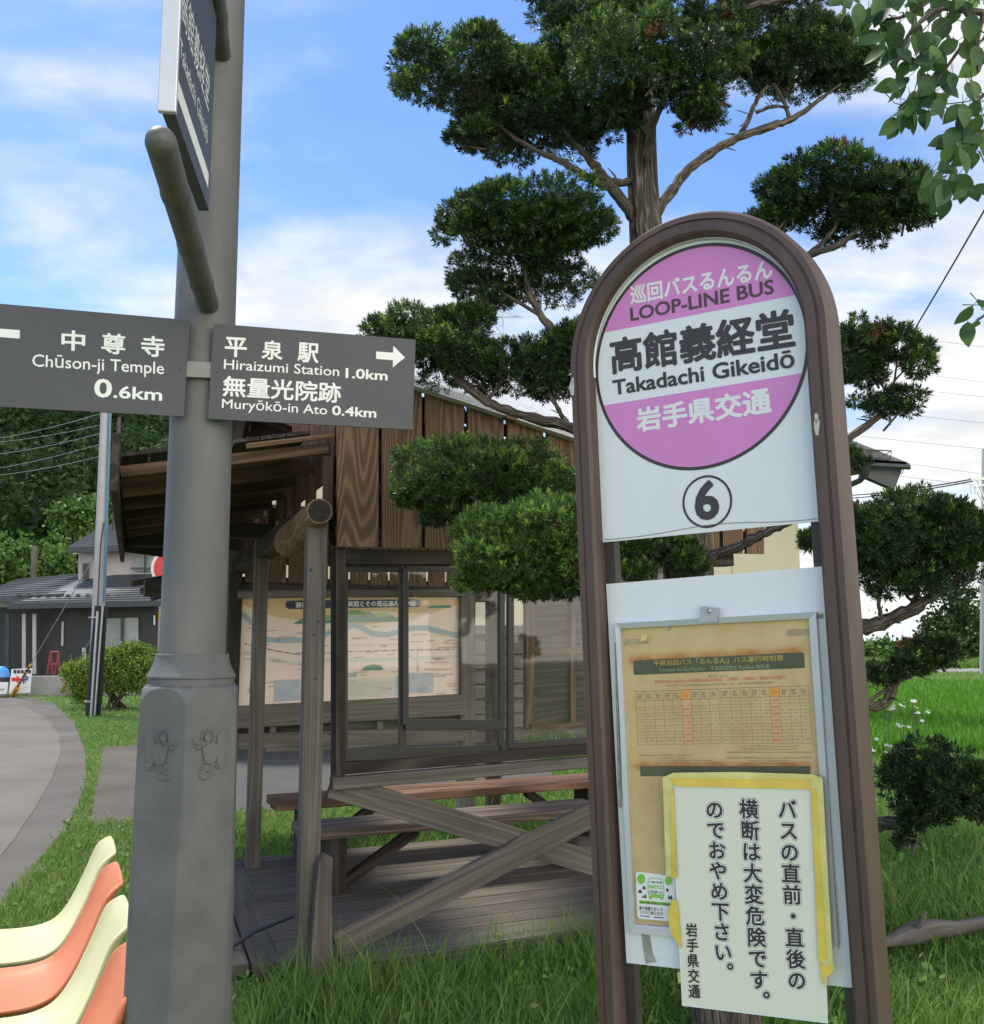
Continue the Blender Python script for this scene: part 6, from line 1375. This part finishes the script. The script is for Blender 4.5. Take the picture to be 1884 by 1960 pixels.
def fence_wall():
    Y = 26.5; q = lambda u, v, y=Y: at(u, v, y)
    mb = MB(); mb.prism([q(-60, 1340), q(320, 1336), q(320, 1292), q(-60, 1296)], V3(-.1, .3, 0)); o = mb.build('retaining_wall', MT['concrete']); tag(o, 'low grey concrete wall along the far road edge', 'wall')
    root = thing('folding_stand', q(102, 1292, 27.2), 'red metal trestle frame leaning against the dark house', 'stand')
    for a, b in (((90, 1292), (97, 1248)), ((97, 1248), (112, 1248)), ((112, 1248), (114, 1292)), ((100, 1292), (97, 1248)), ((104, 1292), (112, 1248)), ((93, 1272), (113, 1272))):
        mb = MB(); mb.tube([q(*a, 27.1), q(*b, 27.1)], .025, 7); mb.build('tube', MT['rust'], root)
    root = thing('sign_board', q(40, 1325, 25.9), 'white parking board with red arrow leaning on the far wall', 'sign')
    mb = MB(); P = lambda u, v, o=0.0: q(u, v, 25.9 - o)
    mb.prism([P(17, 1328), (P(58, 1326)), P(62, 1279), P(22, 1281)], V3(-.02, .05, 0), 0)
    for k in range(5): mb.poly([P(26 + 7 * k, 1289, .02), P(31 + 7 * k, 1289, .02), P(31 + 7 * k, 1282, .02), P(26 + 7 * k, 1282, .02)], 1)
    mb.poly([P(22, 1304, .02), P(32, 1304, .02), P(32, 1308, .02), P(40, 1300, .02), P(32, 1293, .02), P(32, 1297, .02), P(22, 1297, .02)], 2)
    pl = Plane(q(50, 1300, 25.86), (0, -1, 0)); put_text(mb, pl, 'P', (44, 1293), (54, 1293), (44, 1309), 3, .01, .03)
    mb.build('board', [MT['paper_white'], MT['cable'], MT['red'], MT['blue_print']], root)
    root = thing('sign_board', q(3, 1330, 25.8), 'small cream notice board at the left edge by the road', 'sign')
    mb = MB(); mb.prism([q(-24, 1330, 25.8), q(12, 1328, 25.8), q(14, 1306, 25.8), q(-24, 1306, 25.8)], V3(0, .05, 0), 0); mb.poly([q(-20, 1322, 25.75), q(8, 1321, 25.75), q(8, 1318, 25.75), q(-20, 1318, 25.75)], 1); mb.build('board', [MT['paper_white'], MT['palegreen']], root)
    root = thing('bucket', q(2, 1306, 25.9), 'upturned bright blue plastic tub at the left edge above the notice board', 'tub')
    mb = MB(); c = q(2, 1296, 26.2); mb.tube([c, c + UP * .12, c + UP * .2, c + UP * .28], [.22, .2, .16, .07], 18); mb.build('tub_body', MT['blue_pl'], root); mb = MB(); mb.tube([c - UP * .14, c], [.2, .21], 18); mb.build('rim_stand', MT['cable'], root)
    # marker pole with a yellow band and the round red traffic sign behind the guide post
    b = ground(301, 1318); Y2 = b[1]; root = thing('marker_pole', b, 'thin white pole with a yellow band beside the clipped shrub', 'pole')
    mb = MB(); mb.tube([b, at(306, 1150, Y2)], .06, 10); mb.build('pole', MT['house_pale'], root); mb = MB(); mb.tube([at(305, 1186, Y2), at(305.5, 1172, Y2)], .066, 10); mb.build('band', MT['yellow'], root)
    Y3 = 15.5; c = at(327, 1087, Y3); root = thing('road_sign', V3(c[0] + .02, Y3 + .05, 0), 'round red road sign with white rim half hidden by the guide post', 'road sign')
    mb = MB(); mb.tube([V3(c[0] + .02, Y3 + .05, -.05), V3(c[0] + .02, Y3 + .05, c[2] + .4)], .035, 12); mb.build('post', MT['steel'], root)
    pl = Plane(c, V3(.12, -1, 0)); mb = MB(); D_ = lambda r, o: [pl.p(r * math.cos(t), r * math.sin(t), o) for t in np.linspace(0, 2 * np.pi, 49)[:-1]]
    mb.prism(D_(.305, 0), -pl.n * .004, 0); mb.poly(D_(.262, .003), 1)
    for x, y, w in ((-.08, .08, .16), (-.1, -.05, .2), (-.09, -.13, .18)): mb.poly([pl.p(x, y, .006), pl.p(x + w, y, .006), pl.p(x + w, y + .035, .006), pl.p(x, y + .035, .006)], 0)
    mb.build('sign_disc', [MT['letter'], MT['red']], root)
    b = ground(203, 1308); root = thing('lamp_post', b, 'slim dark brown pole standing between the utility pole and the guide post', 'pole')
    mb = MB(); mb.tube([b, at(216, 1060, b[1]), at(228, 800, b[1])], [.075, .07, .065], 12); mb.build('pole', MT['brown_dark'], root); mb = MB(); q2 = at(216, 1060, b[1]); mb.tube([b, b + UP * .05], [.12, .12], 12); mb.build('base_plate', MT['brown_dark'], root)
    b = ground(67, 1318) + V3(0, 8, 0); mb = MB(); mb.tube([at(63, 1110, 36) * V3(1, 1, 0), at(67, 1045, 36)], .11, 10); o = mb.build('stump_post', MT['wood_grey']); tag(o, 'grey weathered post standing among the bushes behind the tiled roof', 'post')
fence_wall()
tree_thing('bush', at(35, 1130, 38) * V3(1, 1, 0), px_blobs([(30, 1075, 40, 40, 0), (75, 1090, 34, 34, 1), (-20, 1070, 45, 45, 0), (110, 1085, 26, 30, 0), (45, 1110, 50, 30, 0), (105, 1055, 20, 24, 1)], 38), 800, .22, 'lighttree', 'rounded mid green bush rising behind the left roof', 'bush', .1)
tree_thing('maple_tree', at(165, 1130, 42) * V3(1, 1, 0), px_blobs([(150, 1000, 36, 26, 0), (185, 1010, 34, 24, .5), (125, 985, 22, 14, 0), (165, 975, 26, 14, 0), (205, 985, 24, 26, 1), (185, 1035, 40, 16, 0)], 42), 700, .24, 'lighttree', 'light green young tree above the house roof at the wood edge', 'tree', .12)

# ================================================================= RIGHT BACKGROUND
def greenhouse():
    Y = 72.0; c0 = at(1560, 1246, Y) * V3(1, 1, 0); c1 = at(1752, 1246, Y - 4) * V3(1, 1, 0); root = thing('greenhouse', (c0 + c1) / 2, 'long white plastic tunnel greenhouse beyond the paddy', 'greenhouse')
    ax = c1 - c0; dep = unit(V3(-ax[1], ax[0], 0)) * 5.4; n = 14; mb = MB(); V = []
    prof = [(t, 1.3 + 1.55 * math.sin(math.pi * t)) for t in np.linspace(0, 1, 15)]; prof = [(0, 0)] + prof + [(1, 0)]
    for j in range(n + 1):
        for (t, h) in prof: V.append(c0 + ax * j / n + dep * t + UP * h)
    m = len(prof); mb.add(V, [(j * m + k, (j + 1) * m + k, (j + 1) * m + k + 1, j * m + k + 1) for j in range(n) for k in range(m - 1)], 0); mb.add(V[:m], [tuple(range(m))]); mb.add(V[-m:], [tuple(range(m))])
    mb.build('film', MT['green_film'], root); 
    for j in range(n + 1):
        mb = MB(); mb.tube([c0 + ax * j / n + dep * t + UP * (h + .03) for (t, h) in prof[1:-1]], .045, 6); mb.build('hoop', MT['letter'], root)
    for h in (.5, 1.0): mb = MB(); mb.beam(c0 - dep * .006 + UP * h, c1 - dep * .006 + UP * h, .05, .04); mb.build('rail', MT['steel'], root)
greenhouse()
for i, (u, lab, bl) in enumerate(((1800, 'dark round bush right of the white greenhouse', [(1812, 1180, 36, 50, 0), (1845, 1170, 42, 56, 2), (1795, 1222, 32, 34, 0), (1825, 1230, 46, 34, -1)]),
        (1870, 'bright green bush behind the right hand pole', [(1870, 1215, 34, 46, 0), (1900, 1190, 44, 60, 2), (1850, 1245, 30, 26, -1), (1930, 1230, 40, 40, 0)]),
        (1990, 'tall tree past the right edge of the lane', [(1985, 1150, 60, 70, 0), (2040, 1180, 60, 60, 2), (1950, 1210, 50, 45, -2)]),
        (1640, 'leafy pale bush in front of the greenhouse side', [(1655, 1250, 18, 10, 0), (1690, 1246, 20, 14, 1), (1620, 1248, 20, 12, 1), (1715, 1254, 20, 10, 0)]))):
    tree_thing('bush' if i != 2 else 'roadside_tree', at(u, 1262, 56) * V3(1, 1, 0), px_blobs(bl, 56), 650, .3, 'lighttree' if i in (1, 3) else 'forest', lab, 'bush' if i != 2 else 'tree', .12)
def far_trees():
    bl = []
    for x in np.arange(-10, 190, 4.5):
        r = random.uniform(2, 4); bl.append((V3(x, 150 + random.uniform(-8, 12), r * .7), r, r, r * random.uniform(.8, 1.25)))
    V, Q, T = crown(bl, 260, .8, .2, .15); o = fast('tree_line', V, Q, None, MT['forest'], tint=T); tag(o, 'far low line of trees on the horizon', 'woodland', kind='stuff')
far_trees()
def pole_right():
    b = ground(1884, 1296); Y = b[1]; root = thing('utility_pole', b, 'grey utility pole with braced crossarm at the right edge', 'utility pole'); p = lambda u, v, dy=0: at(u, v, Y + dy)
    mb = MB(); mb.tube([b - UP * .1, p(1886, 860)], [.17, .12], 16); mb.build('pole', MT['pole_concrete'], root)
    mb = MB(); mb.beam(p(1858, 918, -.15), p(1930, 912, -.15), .1, .12); mb.beam(p(1858, 931, -.15), p(1930, 925, -.15), .08, .08); mb.build('crossarm', MT['steel'], root)
    for a, c in (((1872, 920), (1886, 958)), ((1866, 932), (1886, 968))): mb = MB(); mb.beam(p(*a, -.12), p(*c, -.12), .05, .05); mb.build('arm_brace', MT['steel'], root)
    for u in (1860, 1868): mb = MB(); mb.tube([p(u, 930, -.15), p(u, 944, -.15)], [.05, .05], 8); mb.build('insulator', MT['letter'], root)
    c = b + V3(.55, -2.0, 0); root = thing('parked_car', c + V3(1.6, 0, 0), 'light car with red tail lamp just in view at the right edge', 'car')
    mb = MB(); pf = [(0, .35), (0, .95), (.12, 1.0), (.35, 1.48), (1.9, 1.5), (2.6, 1.0), (3.6, .85), (3.75, .6), (3.7, .3)]
    mb.prism([c + V3(x, 0, z_) for x, z_ in pf], V3(.3, 1.55, 0)); mb.build('body', MT['white'], root, .05)
    mb = MB(); mb.prism([c + V3(x, -.012, z_) for x, z_ in ((.42, 1.02), (.55, 1.4), (1.85, 1.42), (2.4, 1.02))], V3(0, .01, 0)); mb.build('window', MT['sash'], root)
    mb = MB(); mb.box(c + V3(.05, .05, .88), V3(.07, 0, 0), V3(0, .1, 0), V3(0, 0, .14)); mb.build('tail_lamp', MT['red'], root, .01)
    for x in (.7, 3.0): mb = MB(); mb.tube([c + V3(x, -.02, .3), c + V3(x, .2, .3)], [.3, .3], 20); mb.build('wheel', MT['cable'], root)
pole_right()
Yr = ground(1884, 1296)[1]
wires('power_line', 'bundled cable strung to the crossarm of the right hand pole', [(at(1520, 950, 60), at(1862, 917, Yr), .25), (at(1520, 956, 60), at(1862, 921, Yr), .25)], .03, 'cable', 'cables on the right pole')
wires('transmission_line', 'fine high transmission wire crossing the sky right of the sign', [(at(1300, v0, 260), at(2300, v1, 170), 1.0) for v0, v1 in ((645, 780), (685, 800), (735, 850), (790, 895), (815, 960), (850, 975), (575, 715))], .035, 'cable', 'high wires right of the sign')
wires('transmission_line', 'fine high wire crossing the sky left of the yew', [(at(180, 720, 200), at(1000, 575, 240), .3), (at(180, 760, 200), at(1000, 600, 240), .3)], .022, 'wire', 'high wires left of the yew')
wires('guy_cable', 'single steep stay cable slanting down at the right edge', [(at(1720, 682, 14), at(1960, 270, 9), .02)], .011, 'cable')
def pylon():
    Y = 250.0; c = at(953, 1240, Y) * V3(1, 1, 0); H = at(953, 588, Y)[2]; root = thing('pylon', c, 'distant lattice steel transmission tower showing through the yew branches', 'pylon')
    mb = MB(); hw = lambda z_: 6.0 - 4.4 * min(1, z_ / (H * .72))
    for sx in (-1, 1):
        for sy in (-1, 1): mb.tube([c + V3(sx * hw(z_), sy * hw(z_), z_) for z_ in np.linspace(0, H, 12)], .22, 5)
    zs = np.linspace(0, H, 22)
    for a, b in zip(zs[:-1], zs[1:]):
        for (sx, sy, tx, ty) in ((-1, -1, 1, -1), (1, -1, -1, -1), (-1, 1, -1, -1), (1, -1, 1, 1)): mb.tube([c + V3(sx * hw(a), sy * hw(a), a), c + V3(tx * hw(b), ty * hw(b), b)], .12, 4)
    mb.build('tower', MT['steel'], root)
    for z_ in (H * .97, H * .9, H * .83): mb = MB(); mb.tube([c + V3(-6.5, 0, z_), c + V3(6.5, 0, z_)], .2, 5); mb.tube([c + V3(-6.5, 0, z_), c + V3(0, 0, z_ + 1.6), c + V3(6.5, 0, z_)], .14, 5); mb.build('cross_arm', MT['steel'], root)
pylon()
# ================================================================= SMALL THINGS IN THE GRASS
def wildflowers():
    k = 0
    for (u, v, n) in ((1690, 1352, 3), (1700, 1362, 4), (1722, 1350, 5), (1745, 1346, 4), (1770, 1358, 4), (1690, 1420, 3), (1672, 1428, 3), (1728, 1395, 4), (1752, 1372, 4), (1738, 1428, 3), (1706, 1436, 3)):
        Y = 8.0 + rng.uniform(-.6, .6); h = at(u, v, Y); b = V3(h[0] + rng.uniform(-.05, .05), Y, 0)
        root = thing('wildflower', b, 'slender white daisy fleabane stem flowering at the paddy edge', 'wildflower', 'white wildflowers by the paddy')
        mb = MB(); hd = []
        mb.tube([b, (b + h) / 2 + V3(.02, 0, 0), h - UP * .08], [.004, .003, .0025], 5)
        for i in range(n): e = h + V3(rng.uniform(-.05, .05), rng.uniform(-.05, .05), rng.uniform(-.04, .05)); mb.tube([h - UP * .09, e], .0018, 4); hd.append(e)
        mb.build('stem', MT['lime'] if False else MT['green_bar'], root)
        for e in hd:
            f = MB(); nrm = unit(V3(rng.normal(0, .3), -.4 + rng.normal(0, .3), 1)); pl = Plane(e, nrm, (0, 1, .1))
            for q in range(11): a = 2 * math.pi * q / 11; f.add([pl.p(.003 * math.cos(a - .4), .003 * math.sin(a - .4)), pl.p(.017 * math.cos(a - .16), .017 * math.sin(a - .16), .002), pl.p(.017 * math.cos(a + .16), .017 * math.sin(a + .16), .002), pl.p(.003 * math.cos(a + .4), .003 * math.sin(a + .4))], [(0, 1, 2, 3)])
            f.tube([e, e + nrm * .004], [.005, .003], 8, 1); f.build('flower_head', [MT['petal'], MT['gold']], root)
wildflowers()
def log_rail():
    a, b = ground(1560, 1822, .10), ground(1960, 1752, .16); root = thing('fallen_log', (a + b) / 2 * V3(1, 1, 0), 'weathered log lying in the shaded grass right of the sign', 'log')
    mb = MB(); pts = [a + (b - a) * t + V3(0, 0, rng.normal(0, .008)) for t in np.linspace(0, 1, 10)]; mb.tube(pts, [.04 + rng.normal(0, .006) for _ in pts], 14); mb.tube([pts[4], pts[4] + V3(.03, -.05, .07), pts[4] + V3(.05, -.06, .12)], [.018, .014, .006], 8); mb.build('log', MT['wood_grey'], root)
log_rail()
def litter():
    c = ground(1083, 1778, .1); mb = MB(); V = []
    for j in range(5):
        for i in range(6): V.append(c + V3((i - 2.5) * .017 + rng.normal(0, .003), (j - 2) * .016, rng.normal(0, .012) + .015 * math.sin(i)))
    mb.add(V, [(j * 6 + i, j * 6 + i + 1, (j + 1) * 6 + i + 1, (j + 1) * 6 + i) for j in range(4) for i in range(5)], 0, None, True); o = mb.build('paper_scrap', MT['paper_white']); tag(o, 'small crumpled white paper scrap lying in the grass before the shelter', 'litter')
litter()
